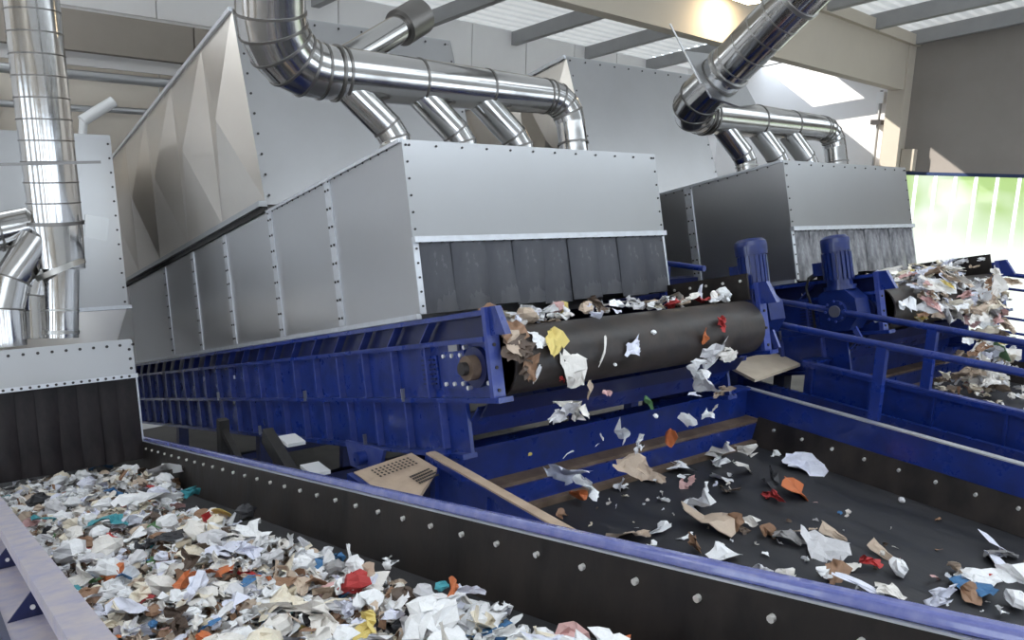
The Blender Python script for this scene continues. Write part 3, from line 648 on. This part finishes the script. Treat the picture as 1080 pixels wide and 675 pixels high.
# ---- gap between the left and the middle conveyor
b = MB(); slots = []
t = thing('perforated_plate', XY(2.6, 4.8, -2.25), 'tan sheet metal cover with two rows of slots beside the blue trough', 'plate')
b = MB(); b.slab([XY(2.31, 4.72, -2.08), XY(2.79, 4.77, -2.05), XY(2.79, 4.42, -2.05), XY(2.45, 4.10, -2.08), XY(2.30, 4.10, -2.08)][::-1], Vector((0, 0, 1)), .03); b.build('sheet', 'tan', t)
b = MB(); b.box((2.26, 3.9, -2.20), (2.30, 4.72, -2.05)); b.build('edge_bar', 'blue', t)
b = MB(); b.box((2.10, 3.9, -2.20), (2.24, 4.60, -2.16)); b.build('lower_sheet', 'tan', t)
for row in range(2):
    for k in range(4):
        for j in range(10):
            y = 4.66-row*.26-k*.040+j*.004; x = (2.42+j*.033) if row == 0 else (2.57+j*.018)
            z = lerp(-2.08, -2.05, (x-2.31)/.48)+.031
            slots.append((x, y, z))
b = MB()
for x, y, z in slots: b.poly([XY(x-.007, y-.012, z), XY(x+.007, y-.012, z+.002), XY(x+.007, y+.012, z+.002), XY(x-.007, y+.012, z)])
so_ = b.build('slot_rows', 'dark', t); so_['kind'] = 'stuff'
b = MB(); b.slab([XY(2.93, 6.15, -2.36), XY(2.93, 5.45, -2.24), XY(2.93, 5.55, -2.50), XY(2.93, 6.05, -2.56)], EV, .03)
t = tag(b.build('lifting_bracket', 'blue_l'), 'pale blue bracket plate with an eye under the middle conveyor', 'bracket')
b = MB(); b.cyl(XY(2.85, 5.78, -2.40), XY(2.93, 5.78, -2.40), .06, n=16); b.build('eye', 'blue', t)
b = MB(); b.bar(XY(2.4, 6.6, -2.35), XY(2.32, 5.1, -2.72), .09, .14); t = tag(b.build('diagonal_strut', 'dark'), 'dark diagonal strut crossing the gap beside the tan cover', 'strut')
for i, (y, z) in enumerate(((6.35, -2.30), (5.85, -2.40))):
    b = MB(); b.box((2.44, y-.12, z-.06), (2.60, y+.12, z-.03)); tag(b.build('wedge_plate', 'white'), ('upper' if i == 0 else 'lower') + ' small white plate beside the dark diagonal strut', 'plate')
t = thing('support_frame', XY(2.4, 7, -H), 'dark steel trestle in the gap between the left and middle conveyors', 'frame')
for y in (6.2, 8.0):
    b = MB(); b.bar(XY(2.45, y, -H), XY(2.45, y, -2.6), .1, .1, Vector((0, 1, 0))); b.build('post', 'dark', t)
b = MB(); b.bar(XY(2.45, 6.2, -3.4), XY(2.45, 8.0, -2.7), .06, .06); b.build('brace', 'dark', t)
b = MB(); b.bar(XY(2.45, 6.2, -2.7), XY(2.45, 8.0, -3.4), .06, .06); b.build('brace', 'dark', t)
b = MB(); b.cyl(XY(2.2, 7.6, -3.05), XY(2.75, 6.4, -2.95), .07); tag(b.build('drain_pipe', 'white'), 'short white pipe lying low in the gap between conveyors', 'pipe')
b = MB(); b.cyl(XY(2.2, 6.9, -3.05), XY(2.75, 6.1, -2.90), .045); tag(b.build('rusty_pipe', 'brown'), 'rusty brown pipe lying low in the gap between conveyors', 'pipe')
b = MB(); b.box((2.0, 4.9, -3.5), (2.7, 7.4, -3.45)); t = tag(b.build('drip_tray', 'galv_dark'), 'grey drip tray low in the gap between conveyors', 'tray')
# ------------------------------------------------------------------ waste
COLS = {
 'white': (.90, .90, .91), 'off-white': (.82, .78, .73), 'pale grey': (.66, .65, .67), 'cream': (.82, .74, .60), 'lavender white': (.78, .79, .90),
 'beige': (.55, .43, .33), 'brown': (.30, .17, .10), 'dark brown': (.11, .075, .055), 'black': (.03, .03, .035), 'blue': (.05, .17, .36), 'teal': (.06, .33, .38),
 'red': (.52, .05, .05), 'orange': (.58, .16, .05), 'yellow': (.74, .58, .18), 'green': (.10, .22, .09), 'pink': (.66, .40, .38), 'grey': (.30, .29, .29)}
WM = {}
for k, c in COLS.items():
    WM[k] = mat('waste_'+k.replace(' ', '_').replace('-', '_'), c, .55, 0, .45, 22, tuple(x*.80+.01 for x in c), .15, 45)
RN = random.Random(11)
def crumple(seed, n=6, ax=1., ay=1., folds=3, amp=.16, thick=0, curl=.0):
    r = random.Random(seed); P = []
    ph = [r.uniform(0, 6.28) for _ in range(4)]
    for j in range(n):
        for i in range(n):
            x, y = (i/(n-1)-.5), (j/(n-1)-.5)
            # squash the square towards a ragged round outline
            a = math.atan2(y, x); m = max(abs(x), abs(y))*2; rad = math.hypot(x, y) or 1e-6
            rg = .5*(1+.16*math.sin(2*a+ph[0])+.13*math.sin(3*a+ph[1])+.10*math.sin(5*a+ph[2]))
            k = lerp(1, rg/max(rad/m if m else 1, 1e-6)*1.0, .65) if m else 1
            x, y = x*k, y*k
            P.append(Vector((x*ax, y*ay, 0)))
    for f in range(folds):
        a = r.uniform(0, 3.14159); nrm = Vector((math.cos(a), math.sin(a), 0)); off = r.uniform(-.22, .22)*min(ax, ay); ang = r.uniform(.5, 1.7)*r.choice((-1, 1))
        axis = Vector((-nrm.y, nrm.x, 0)); R = Matrix.Rotation(ang, 3, axis); o = nrm*off
        P = [(o + R @ (p-o)) if (p-o).dot(nrm) > 0 else p for p in P]
    P = [p + Vector((r.uniform(-1, 1), r.uniform(-1, 1), r.uniform(-1, 1)*1.0))*amp*.28 for p in P]
    z0 = sum(p.z for p in P)/len(P); zlo = min(p.z for p in P)
    sq = .62
    P = [Vector((p.x, p.y, (p.z-zlo)*sq)) for p in P]
    F = []
    for j in range(n-1):
        for i in range(n-1):
            q = (j*n+i, j*n+i+1, (j+1)*n+i+1, (j+1)*n+i)
            if r.random() < .5: F += [(q[0], q[1], q[2]), (q[0], q[2], q[3])]
            else: F += [(q[0], q[1], q[3]), (q[1], q[2], q[3])]
    if thick:
        L = len(P); P = P + [p+Vector((0, 0, thick)) for p in P]; F2 = [tuple(i+L for i in f) for f in F]; F = [f[::-1] for f in F] + F2
        ring = [i for i in range(n)] + [(j+1)*n-1 for j in range(1, n)] + [n*n-1-i for i in range(1, n)] + [j*n for j in range(n-2, 0, -1)]
        for a, b_ in zip(ring, ring[1:]+ring[:1]): F.append((a, b_, b_+L, a+L))
    return P, F
def wad(seed):
    r = random.Random(seed); P = []; F = []; n, mR = 8, 6
    for j in range(mR+1):
        th = math.pi*j/mR
        for i in range(n):
            ph = 2*math.pi*i/n; k = .5*r.uniform(.62, 1.1)
            P.append(Vector((k*math.sin(th)*math.cos(ph), k*math.sin(th)*math.sin(ph)*.8, (k*math.cos(th)+.5)*.6)))
    for j in range(mR):
        for i in range(n): F.append((j*n+i, j*n+(i+1) % n, (j+1)*n+(i+1) % n, (j+1)*n+i))
    return P, F
KIND = {'paper_scrap': [crumple(100+i, 6, 1, r_, 3, .17) for i, r_ in enumerate((1, .8, .7, 1, .6, .9, .75, .55))],
        'film_scrap': [crumple(200+i, 7, 1.1, r_*1.15, 4, .30) for i, r_ in enumerate((.5, .65, .4, .75, .55, .35))],
        'cardboard_scrap': [crumple(300+i, 5, 1, r_, 2, .10, .02) for i, r_ in enumerate((.7, .5, .85, .6, .4))],
        'paper_wad': [wad(400+i) for i in range(5)],
        'packaging_scrap': [crumple(600+i, 7, 1.1, r_, 4, .26) for i, r_ in enumerate((.6, .75, .5, .85, .6, .45))],
        'paper_shred': [crumple(500+i, 5, 1.5, .22, 2, .12) for i in range(4)]}
MESH = {}
def kmesh(kind, i):
    if (kind, i) not in MESH:
        P, F = KIND[kind][i]; me = bpy.data.meshes.new(kind); me.from_pydata(P, [], F)
        me.polygons.foreach_set('use_smooth', [kind == 'film_scrap' and i % 3 == 0]*len(F)); me.materials.append(WM['white']); me.update(); MESH[kind, i] = me
    return MESH[kind, i]
NOUN = {'paper_scrap': 'crumpled paper scrap', 'film_scrap': 'wrinkled plastic film scrap', 'cardboard_scrap': 'torn cardboard piece', 'paper_wad': 'crushed paper wad', 'packaging_scrap': 'rumpled packaging sheet', 'paper_shred': 'narrow paper shred'}
def scrap(kind, p, size, color, where, group, rot=None, i=None, label=None, up=Vector((0, 0, 1)), r=RN):
    i = r.randrange(len(KIND[kind])) if i is None else i % len(KIND[kind])
    o = bpy.data.objects.new(kind, kmesh(kind, i)); COL.objects.link(o)
    o.material_slots[0].link = 'OBJECT'; o.material_slots[0].material = WM[color]
    q = up.to_track_quat('Z', 'Y')
    from mathutils import Euler
    e = Euler(rot if rot else (r.uniform(-.35, .35), r.uniform(-.35, .35), r.uniform(0, 6.28)))
    o.rotation_euler = (q.to_matrix() @ e.to_matrix()).to_euler(); o.location = p; o.scale = (size, size, size*r.uniform(.8, 1.15))
    tag(o, label or f'{color} {NOUN[kind]} {where}', 'scrap', group)
    return o
def pick(r, tab):
    x = r.random()*sum(w for _, w in tab)
    for k, w in tab:
        x -= w
        if x <= 0: return k
    return tab[-1][0]
CT = [('white', 36), ('off-white', 24), ('lavender white', 11), ('pale grey', 10), ('cream', 10), ('beige', 6), ('brown', 4), ('dark brown', 6), ('black', 3), ('grey', 4), ('blue', 1.0), ('teal', .7), ('red', .8), ('orange', .7), ('yellow', .8), ('green', .4), ('pink', 1.2)]
KT = [('paper_scrap', 45), ('film_scrap', 24), ('cardboard_scrap', 9), ('paper_wad', 8), ('paper_shred', 8)]
CARD = [('beige', 5), ('brown', 4), ('cream', 3), ('off-white', 3), ('orange', .3), ('red', .3), ('white', 3), ('dark brown', 2)]
# --- heap on the left belt
def heap_h(u, v):
    edge = 1.80 if u < -7.6 else lerp(1.80, 1.50, min(1, (u+7.6)/1.0)) if u < -6.6 else lerp(1.50, 1.66, min(1, (u+6.6)/4.6))
    e = min(1, max(0, (edge-v)/.16)) * min(1, max(.15, (v-.34)/.10))
    return (.07+.085*(.5+.5*math.sin(u*3.1+v*2.2)*math.cos(v*4.7-u*1.3)))*e, edge
r = random.Random(21); pcs = []
for k in range(4600):
    u = -9.30 + 8.2*r.random(); v = r.uniform(.40, 1.80)
    h, edge = heap_h(u, v)
    if v > edge: continue
    if math.sin(u*5.3+1)*math.sin(v*9+u*2) > .80: continue
    kind = pick(r, KT); col = pick(r, CARD) if kind == 'cardboard_scrap' else pick(r, CT)
    s = r.choice((.04, .05, .06, .07, .08, .09, .10, .12, .14, .17, .20))*(1.0 if kind != 'paper_shred' else .8)
    p = UV(u, v, -1.10 + h*r.uniform(.0, 1.0)); d = dep(p)
    pcs.append((s/d*(1+.8*(r.random() < .1)), kind, col, p, s, u, v))
pcs.sort(key=lambda x: -x[0]); cnt = {}; rest = []
LIM = {'paper_scrap': 150, 'film_scrap': 110, 'cardboard_scrap': 70, 'paper_wad': 60, 'paper_shred': 50}
for _, kind, col, p, s, u, v in pcs:
    inview = u < -1.35
    if inview and cnt.get(kind, 0) < LIM[kind]:
        cnt[kind] = cnt.get(kind, 0)+1
        where = ('in the near heap' if u > -2.5 else 'in the middle heap' if u > -3.6 else 'in the far heap') + (', rim side' if v < .75 else ', centre' if v < 1.15 else ', skirt side')
        scrap(kind, p, s, col, where, 'waste scraps heaped on the left belt', up=EW, r=r)
    else: rest.append((kind, col, p, s))
from mathutils import Euler
bycol = list(COLS); V = []; F = []; MI = []
qm = EW.to_track_quat('Z', 'Y').to_matrix()
for kind, col, p, s in rest:
    P, Fa = KIND[kind][r.randrange(len(KIND[kind]))]; R = qm @ Euler((r.uniform(-.4, .4), r.uniform(-.4, .4), r.uniform(0, 6.28))).to_matrix(); b0 = len(V)
    V += [p + R @ (q*s) for q in P]; F += [tuple(i+b0 for i in f) for f in Fa]; MI += [bycol.index(col)]*len(Fa)
# fine crumbs between the pieces
for k in range(5000):
    u = -9.2 + 8.0*r.random(); v = r.uniform(.39, 1.80); h, edge = heap_h(u, v)
    if v > edge+.03: continue
    p = UV(u, v, -1.10+h*r.uniform(0, .8)); s = r.uniform(.008, .03); R = Euler((r.uniform(0, 6), r.uniform(0, 6), r.uniform(0, 6))).to_matrix(); b0 = len(V)
    V += [p + R @ (Vector(q)*s) for q in ((-1, -.6, 0), (1, -.5, .2), (.8, .7, -.1), (-.7, .8, .3))]; F.append((b0, b0+1, b0+2, b0+3))
    MI.append(bycol.index(pick(r, [('dark brown', 4), ('brown', 4), ('beige', 3), ('cream', 2), ('white', 3), ('grey', 2)])))
o = link_mesh('waste_litter', V, F, False, WM[bycol[0]])
for c in bycol[1:]: o.data.materials.append(WM[c])
o.data.polygons.foreach_set('material_index', MI)
tag(o, 'small mixed litter filling the heap on the left belt', 'litter', kind='stuff')
for k in range(46):                                     # larger sheets lying on top of the front half
    u = r.uniform(-4.6, -1.7); v = r.uniform(.5, 1.45); h, edge = heap_h(u, v)
    kind = r.choice(('film_scrap', 'paper_scrap', 'film_scrap')); col = pick(r, [('white', 6), ('off-white', 4), ('lavender white', 3), ('cream', 2), ('pale grey', 2)])
    scrap(kind, UV(u, v, -1.10+h*.85), r.uniform(.15, .24), col, 'atop the ' + ('near' if u > -2.6 else 'middle' if u > -3.6 else 'far') + ' heap' + (', rim side' if v < .8 else ', centre' if v < 1.15 else ', skirt side'), 'larger sheets on the left heap', up=EW, r=r)
# --- picked-out pieces of the left heap
def onA(px, py, w=-1.0): return on(px, py, EW, w)
BIG = [('paper_scrap', 212, 632, 46, 'lavender white', 'large folded pale sheet lying in the nearest part of the left heap'),
 ('film_scrap', 150, 535, 50, 'white', 'big white film sheet at the left edge of the heap'),
 ('cardboard_scrap', 203, 612, 36, 'orange', 'bright orange-red scrap in the middle of the left heap'),
 ('film_scrap', 228, 605, 30, 'orange', 'orange torn wrapper beside the folded pale sheet'),
 ('paper_scrap', 295, 632, 26, 'red', 'small red wrapper left of the brown board pieces'),
 ('paper_scrap', 108, 574, 26, 'red', 'dark red scrap near the left rim'),
 ('cardboard_scrap', 133, 608, 26, 'blue', 'blue board scrap near the left rim'),
 ('film_scrap', 113, 553, 40, 'teal', 'teal film strip in the left heap'),
 ('film_scrap', 460, 648, 78, 'white', 'large bunched white film in the front of the heap'),
 ('film_scrap', 540, 648, 46, 'white', 'tall white film tuft at the right front of the heap'),
 ('paper_scrap', 415, 650, 30, 'lavender white', 'pale rectangular sheet on the front of the heap'),
 ('cardboard_scrap', 478, 632, 40, 'orange', 'long orange strip at the right front of the heap'),
 ('paper_scrap', 492, 624, 30, 'lavender white', 'upright lavender paper flake at the right edge of the heap'),
 ('paper_wad', 466, 618, 17, 'teal', 'round teal wad at the right edge of the heap'),
 ('cardboard_scrap', 388, 612, 34, 'beige', 'pinkish beige board flake on the right of the heap'),
 ('cardboard_scrap', 335, 614, 36, 'brown', 'tan brown board piece in the front heap'),
 ('film_scrap', 355, 592, 34, 'blue', 'navy blue film fold near the right edge of the heap'),
 ('paper_scrap', 560, 664, 34, 'white', 'small white flake alone beside the skirt'),
 ('film_scrap', 400, 596, 38, 'white', 'white torn film peaking near the skirt'),
 ('film_scrap', 400, 662, 44, 'yellow', 'pale yellow film under the pale rectangular sheet'),
 ('cardboard_scrap', 235, 543, 24, 'yellow', 'yellow board scrap in the far heap'),
 ('paper_wad', 262, 545, 22, 'black', 'black lump in the far heap near the skirt'),
 ('film_scrap', 172, 567, 30, 'black', 'dark grey film patch in the middle of the heap'),
 ('paper_scrap', 300, 600, 36, 'white', 'white pointed paper flake in the middle right of the heap'),
 ('film_scrap', 175, 503, 40, 'white', 'white film mound in the far heap'),
 ('film_scrap', 210, 520, 30, 'teal', 'small teal film in the far heap near the skirt'),
 ('film_scrap', 45, 548, 18, 'teal', 'tiny turquoise scrap by the left rim'),
 ('paper_scrap', 90, 632, 34, 'white', 'white folded sheet against the left rim in front'),
 ('film_scrap', 250, 652, 40, 'white', 'white crumpled film right of the folded pale sheet'),
 ('film_scrap', 105, 495, 26, 'blue', 'light blue film lying before the dark curtain')]
for kind, x, y, px, col, lab in BIG:
    p = onA(x, y, -.95); s = px*dep(p)/FPX
    scrap(kind, p-EW*.02, s*1.2, col, '', 'picked pieces on the left heap', label=lab, up=EW, rot=(RN.uniform(-.2, .2), RN.uniform(-.2, .2), RN.uniform(0, 6.28)))
# --- wide level belt
EZ = Vector((0, 0, 1))
def onC(px, py, z=-2.49): return on(px, py, EZ, z)
SP = [(665, 568, 34, 'film_scrap', 'beige'), (690, 560, 34, 'paper_scrap', 'white'), (683, 574, 26, 'paper_scrap', 'white'), (745, 552, 46, 'cardboard_scrap', 'beige'), (735, 580, 30, 'film_scrap', 'brown'),
 (720, 570, 22, 'paper_shred', 'white'), (748, 535, 44, 'paper_scrap', 'white'), (772, 555, 26, 'cardboard_scrap', 'brown'), (792, 555, 20, 'paper_scrap', 'off-white'), (760, 508, 24, 'paper_scrap', 'white'), (752, 492, 30, 'film_scrap', 'white'),
 (785, 503, 40, 'paper_shred', 'off-white'), (715, 495, 26, 'paper_scrap', 'white'), (722, 478, 20, 'paper_scrap', 'white'), (741, 462, 24, 'paper_scrap', 'white'), (757, 455, 18, 'film_scrap', 'off-white'), (768, 484, 40, 'paper_scrap', 'off-white'), (728, 515, 22, 'film_scrap', 'pink'),
 (810, 478, 14, 'paper_scrap', 'white'), (853, 493, 44, 'film_scrap', 'lavender white'), (822, 525, 30, 'film_scrap', 'red'), (838, 521, 30, 'cardboard_scrap', 'orange'), (820, 510, 30, 'film_scrap', 'black'), (805, 563, 26, 'cardboard_scrap', 'brown'), (830, 570, 34, 'film_scrap', 'grey'),
 (875, 566, 26, 'cardboard_scrap', 'beige'), (872, 584, 48, 'film_scrap', 'pale grey'), (843, 563, 14, 'cardboard_scrap', 'beige'), (925, 585, 26, 'cardboard_scrap', 'beige'), (913, 595, 26, 'film_scrap', 'red'), (946, 604, 22, 'paper_wad', 'white'), (862, 612, 22, 'paper_scrap', 'white'), (882, 608, 26, 'film_scrap', 'brown'), (828, 606, 18, 'paper_scrap', 'off-white'),
 (765, 588, 30, 'paper_scrap', 'white'), (800, 600, 26, 'film_scrap', 'pale grey'), (982, 634, 44, 'film_scrap', 'lavender white'), (938, 628, 34, 'film_scrap', 'off-white'), (905, 622, 34, 'paper_shred', 'lavender white'), (984, 611, 18, 'paper_shred', 'pink'), (1010, 606, 22, 'cardboard_scrap', 'beige'), (1030, 612, 34, 'film_scrap', 'white'), (1026, 622, 46, 'film_scrap', 'blue'), (1020, 635, 30, 'cardboard_scrap', 'brown'),
 (1048, 600, 50, 'paper_scrap', 'lavender white'), (1040, 608, 18, 'paper_scrap', 'red'), (1066, 607, 30, 'paper_scrap', 'white'), (1054, 588, 30, 'film_scrap', 'grey'), (1070, 640, 26, 'paper_wad', 'white'), (1052, 648, 20, 'paper_scrap', 'white'), (1060, 582, 40, 'paper_shred', 'lavender white'), (951, 529, 8, 'paper_wad', 'pale grey'),
 (605, 528, 26, 'cardboard_scrap', 'orange'), (640, 505, 12, 'paper_scrap', 'white'), (650, 520, 16, 'paper_shred', 'white'), (690, 510, 16, 'paper_shred', 'white'), (672, 498, 20, 'film_scrap', 'beige'), (700, 530, 14, 'paper_scrap', 'white'), (590, 545, 18, 'cardboard_scrap', 'brown'), (640, 480, 26, 'film_scrap', 'grey'), (620, 500, 14, 'paper_scrap', 'pale grey'),
 (700, 487, 18, 'paper_scrap', 'off-white'), (730, 463, 20, 'paper_scrap', 'lavender white'), (770, 470, 22, 'paper_scrap', 'off-white'), (712, 465, 22, 'film_scrap', 'beige'), (783, 560, 14, 'film_scrap', 'dark brown'), (900, 600, 16, 'paper_scrap', 'off-white'), (1000, 612, 10, 'paper_scrap', 'white'), (855, 592, 16, 'paper_scrap', 'white'), (772, 520, 16, 'film_scrap', 'dark brown')]
zone = lambda x, y: ('by the wide belt rear wall' if y < 515 else 'by the wide belt front rim' if y > 25+.70*x-80 else 'on the wide belt, left half' if x < 790 else 'on the wide belt, right half')
for x, y, px, kind, col in SP:
    p = onC(x, y); s = px*dep(p)/FPX
    if p.x < 2.98 or p.x > 6.3 or p.y > 4.75: continue
    p.y = min(p.y, 4.27)
    scrap(kind, p, s*1.2, col, zone(x, y), 'scraps scattered on the wide level belt')
r = random.Random(8)
for k in range(90):                                     # small crumbs in the drop zone
    x = r.gauss(5.0, .7); y = r.uniform(1.6, 4.2)
    x += (4.2-y)*-.15
    if 3.05 < x < 6.2: scrap(pick(r, KT), XY(x, y, -2.495), r.uniform(.025, .085), pick(r, CT), 'as a small crumb on the wide belt', 'crumbs on the wide level belt', r=r)
# printed wrapper sheet against the rear seal
b = MB(); N = 10
pa, pb_ = onC(522, 520, -2.42), onC(590, 504, -2.42)
for j in range(2):
    for i in range(N+1):
        q = lerp(pa, pb_, i/N); b.v.append(q + Vector((0, .04*math.sin(i*1.3), -.06+.14*j + .012*math.sin(i*2.1))))
for i in range(N): b.f.append((i, i+1, N+2+i, N+1+i)); b.sm.append(True)
pm = mat('printed_wrapper', (.82, .82, .82), .4, 0, 1., 16, (.22, .16, .17), .1, 30)
tag(b.build('printed_wrapper', pm), 'long white wrapper with dark printed blotches against the rear wall', 'wrapper')
# --- pieces on the drum and falling from it
DR = []
def on_drum(px, py, dU=0):                               # point on the wrapped drum surface
    d = FW + RT*((px-540)/FPX) - UP*((py-337.5)/FPX); uc, wc, rr = -4.42+dU, -.205, .245
    du, dw = d.dot(EU), d.dot(EW); a = du*du+dw*dw; bq = -2*(du*uc+dw*wc); c = uc*uc+wc*wc-rr*rr; disc = bq*bq-4*a*c
    if disc < 0: return None, None
    t_ = (-bq-math.sqrt(disc))/(2*a); p = O+d*t_; n = (EU*((p-O).dot(EU)-uc)+EW*((p-O).dot(EW)-wc)).normalized(); return p, n
for x, y, px, kind, col, lab in [
 (668, 367, 26, 'film_scrap', 'lavender white', 'translucent pale film stuck on the middle drum'), (636, 372, 22, 'paper_shred', 'off-white', 'thin twig-like shred on the middle drum'),
 (605, 390, 36, 'film_scrap', 'off-white', 'pink-white cloth hanging over the left part of the middle drum'), (597, 398, 14, 'film_scrap', 'red', 'little red scrap under the hanging pink-white cloth'),
 (585, 363, 30, 'film_scrap', 'yellow', 'yellow film strip on the left part of the middle drum'), (566, 358, 26, 'film_scrap', 'white', 'white film at the left end of the middle drum'),
 (540, 352, 30, 'film_scrap', 'brown', 'brown tangled strip at the upper left end of the drum'), (543, 362, 26, 'film_scrap', 'beige', 'beige knotted strip at the left end of the drum'), (552, 372, 30, 'film_scrap', 'dark brown', 'dark knotted strip over the left end of the drum'), (548, 388, 26, 'film_scrap', 'dark brown', 'dark dangling rag at the lower left of the drum'),
 (545, 370, 30, 'film_scrap', 'dark brown', 'dark tangled strips at the left end of the middle drum'), (560, 385, 26, 'film_scrap', 'brown', 'brown dangling strip near the left end of the drum'), (565, 395, 20, 'paper_shred', 'white', 'white dangling thread near the left end of the drum'),
 (742, 355, 26, 'cardboard_scrap', 'orange', 'orange board flake on the right part of the drum'), (752, 368, 40, 'film_scrap', 'pale grey', 'grey film trailing down the right part of the drum'), (764, 338, 22, 'film_scrap', 'red', 'red cloth strip over the right part of the drum'), (764, 362, 34, 'film_scrap', 'off-white', 'off-white strip beside the red cloth'), (748, 378, 20, 'film_scrap', 'brown', 'brown flap under the orange flake'),
 (650, 385, 5, 'paper_wad', 'white', 'tiny white dot on the middle drum'), (690, 350, 7, 'paper_wad', 'white', 'tiny white dot high on the middle drum')]:
    p, n = on_drum(x, y)
    if p is None: continue
    scrap(kind, p-n*.02, px*dep(p)/FPX*1.15, col, '', 'pieces clinging to the middle drum', label=lab, up=n)
r = random.Random(5)
for k in range(75):                                      # arriving on top of the belt before the drum
    v = r.uniform(3.2, 5.75); u = r.uniform(-5.0, -4.30)
    col = pick(r, CT); kind = pick(r, KT)
    if 4.1 < v < 4.7 and r.random() < .6: continue
    scrap(kind, UV(u, v, .03+r.random()*.06), r.uniform(.09, .24), col, 'on the middle belt end, ' + ('left' if v < 4.1 else 'middle' if v < 5 else 'right'), 'waste on the end of the middle belt', up=EW, r=r)
FALL = [(600, 420, 50, 'film_scrap', 'off-white', 3.75), (603, 440, 40, 'film_scrap', 'pale grey', 3.75), (625, 412, 20, 'cardboard_scrap', 'beige', 3.8), (640, 408, 12, 'paper_scrap', 'pink', 3.8), (630, 470, 4, 'paper_shred', 'white', 3.6),
 (665, 455, 28, 'paper_scrap', 'white', 3.75), (667, 467, 22, 'film_scrap', 'pale grey', 3.75), (680, 428, 16, 'paper_scrap', 'green', 3.9), (712, 463, 18, 'cardboard_scrap', 'orange', 3.8), (738, 392, 24, 'paper_scrap', 'white', 3.9), (739, 405, 30, 'film_scrap', 'pale grey', 3.9), (746, 396, 16, 'paper_wad', 'white', 3.9), (737, 420, 14, 'paper_shred', 'lavender white', 3.9),
 (765, 412, 24, 'film_scrap', 'beige', 3.9), (600, 507, 44, 'film_scrap', 'lavender white', 3.7), (612, 515, 36, 'film_scrap', 'white', 3.7), (598, 480, 10, 'paper_shred', 'white', 3.6), (637, 460, 12, 'paper_shred', 'pale grey', 3.8), (582, 440, 12, 'paper_shred', 'white', 3.8), (725, 445, 18, 'paper_scrap', 'white', 3.9), (748, 440, 22, 'paper_scrap', 'white', 3.9), (755, 432, 14, 'paper_shred', 'off-white', 3.9), (670, 492, 30, 'film_scrap', 'beige', 3.7), (692, 440, 6, 'paper_wad', 'white', 3.8), (560, 480, 5, 'paper_wad', 'yellow', 4.2), (770, 375, 14, 'film_scrap', 'off-white', 3.9)]
FN = {}
for x, y, px, kind, col, Y in FALL:
    p = on(x, y, Vector((0, 1, 0)), Y); side = 'left' if x < 650 else 'middle' if x < 720 else 'right'; hgt = 'just below the drum' if y < 430 else 'above the wide belt'
    lab = f'{col} {NOUN[kind]} falling {hgt}, {side} of the drop'
    scrap(kind, p, px*dep(p)/FPX*1.15, col, '', 'pieces falling from the middle drum', label=lab, rot=(RN.uniform(.6, 1.6), RN.uniform(-.8, .8), RN.uniform(0, 6.28)))
# --- far right: thick pile on the drum, falling curtain of waste, heap below
r = random.Random(9)
CD = [('off-white', 30), ('white', 14), ('cream', 14), ('pale grey', 16), ('beige', 14), ('pink', 5), ('brown', 6), ('dark brown', 4), ('lavender white', 8), ('green', .6), ('yellow', 1.5)]
for k in range(190):
    v = r.uniform(8.0, 10.45); u = r.uniform(-5.3, -4.30); n = EW
    w = .02 + r.random()*(.05+.15*min(1, (v-7.9)/1.6))
    if v > 8.3 and r.random() < .55: u = r.uniform(-4.30, -4.08); w = r.uniform(-.32, .05)
    scrap(pick(r, [('packaging_scrap', 9), ('film_scrap', 1)]), UV(u+.05, v, w-.03), r.uniform(.15, .30), pick(r, CD), 'piled on the far drum, ' + ('front' if u > -4.3 else 'top') + (' left' if v < 8.7 else ' middle' if v < 9.3 else ' right' if v < 9.9 else ' end'), 'waste piled on the far drum', up=(EW+EU*(.8 if u > -4.3 else 0)).normalized(), r=r)
scrap('paper_scrap', UV(-4.16, 8.05, -.08), .30, 'white', '', 'waste piled on the far drum', label='large white sheet hanging over the left end of the far drum', up=(EU+EW*.3).normalized(), rot=(.05, .05, .3))
for k in range(95):
    a = r.random(); v = r.gauss(9.55, .38); p = UV(-4.08, min(v, 10.35), 0); p.z = lerp(H-1.1, H-2.2, a); p.y -= .1+.25*a
    scrap(pick(r, [('packaging_scrap', 9), ('cardboard_scrap', 2)]), p, r.uniform(.12, .36), pick(r, CD), 'falling off the far drum, ' + ('high' if a < .33 else 'midway' if a < .66 else 'low'), 'waste falling from the far drum', rot=(r.uniform(.5, 1.8), r.uniform(-.8, .8), r.uniform(0, 6)), r=r)
for k in range(150):
    x = r.uniform(7.9, 10.7); y = 4.1-abs(r.gauss(0, .9)); hh = .22*math.exp(-((x-9.4)/1.0)**2-((y-3.9)/.5)**2)
    if y < 1: continue
    scrap(pick(r, KT), XY(x, y, -2.365+r.random()*hh), r.uniform(.08, .20), pick(r, CD), 'on the far belt, ' + ('left' if x < 8.8 else 'middle' if x < 9.7 else 'right') + (' rear' if y > 3.6 else ' front'), 'waste on the belt under the far drum', r=r)

# ------------------------------------------------------------------ tell look-alikes apart by their place along the belts
same = {}
for o in SC.objects:
    if o.get('category') == 'scrap': same.setdefault(o['label'], []).append(o)
NTH = ['first', 'second', 'third', 'fourth', 'fifth', 'sixth', 'seventh', 'eighth']
for lab, os_ in same.items():
    if 1 < len(os_) <= 8 and len(lab.split()) < 14:
        os_.sort(key=lambda o: (o.location-O).dot(RT)/max(.1, (o.location-O).dot(FW)))
        for i, o in enumerate(os_):
            o['label'] = (('leftmost ' if i == 0 else 'rightmost ' if i == len(os_)-1 else NTH[i] + ' from left, ') + lab)
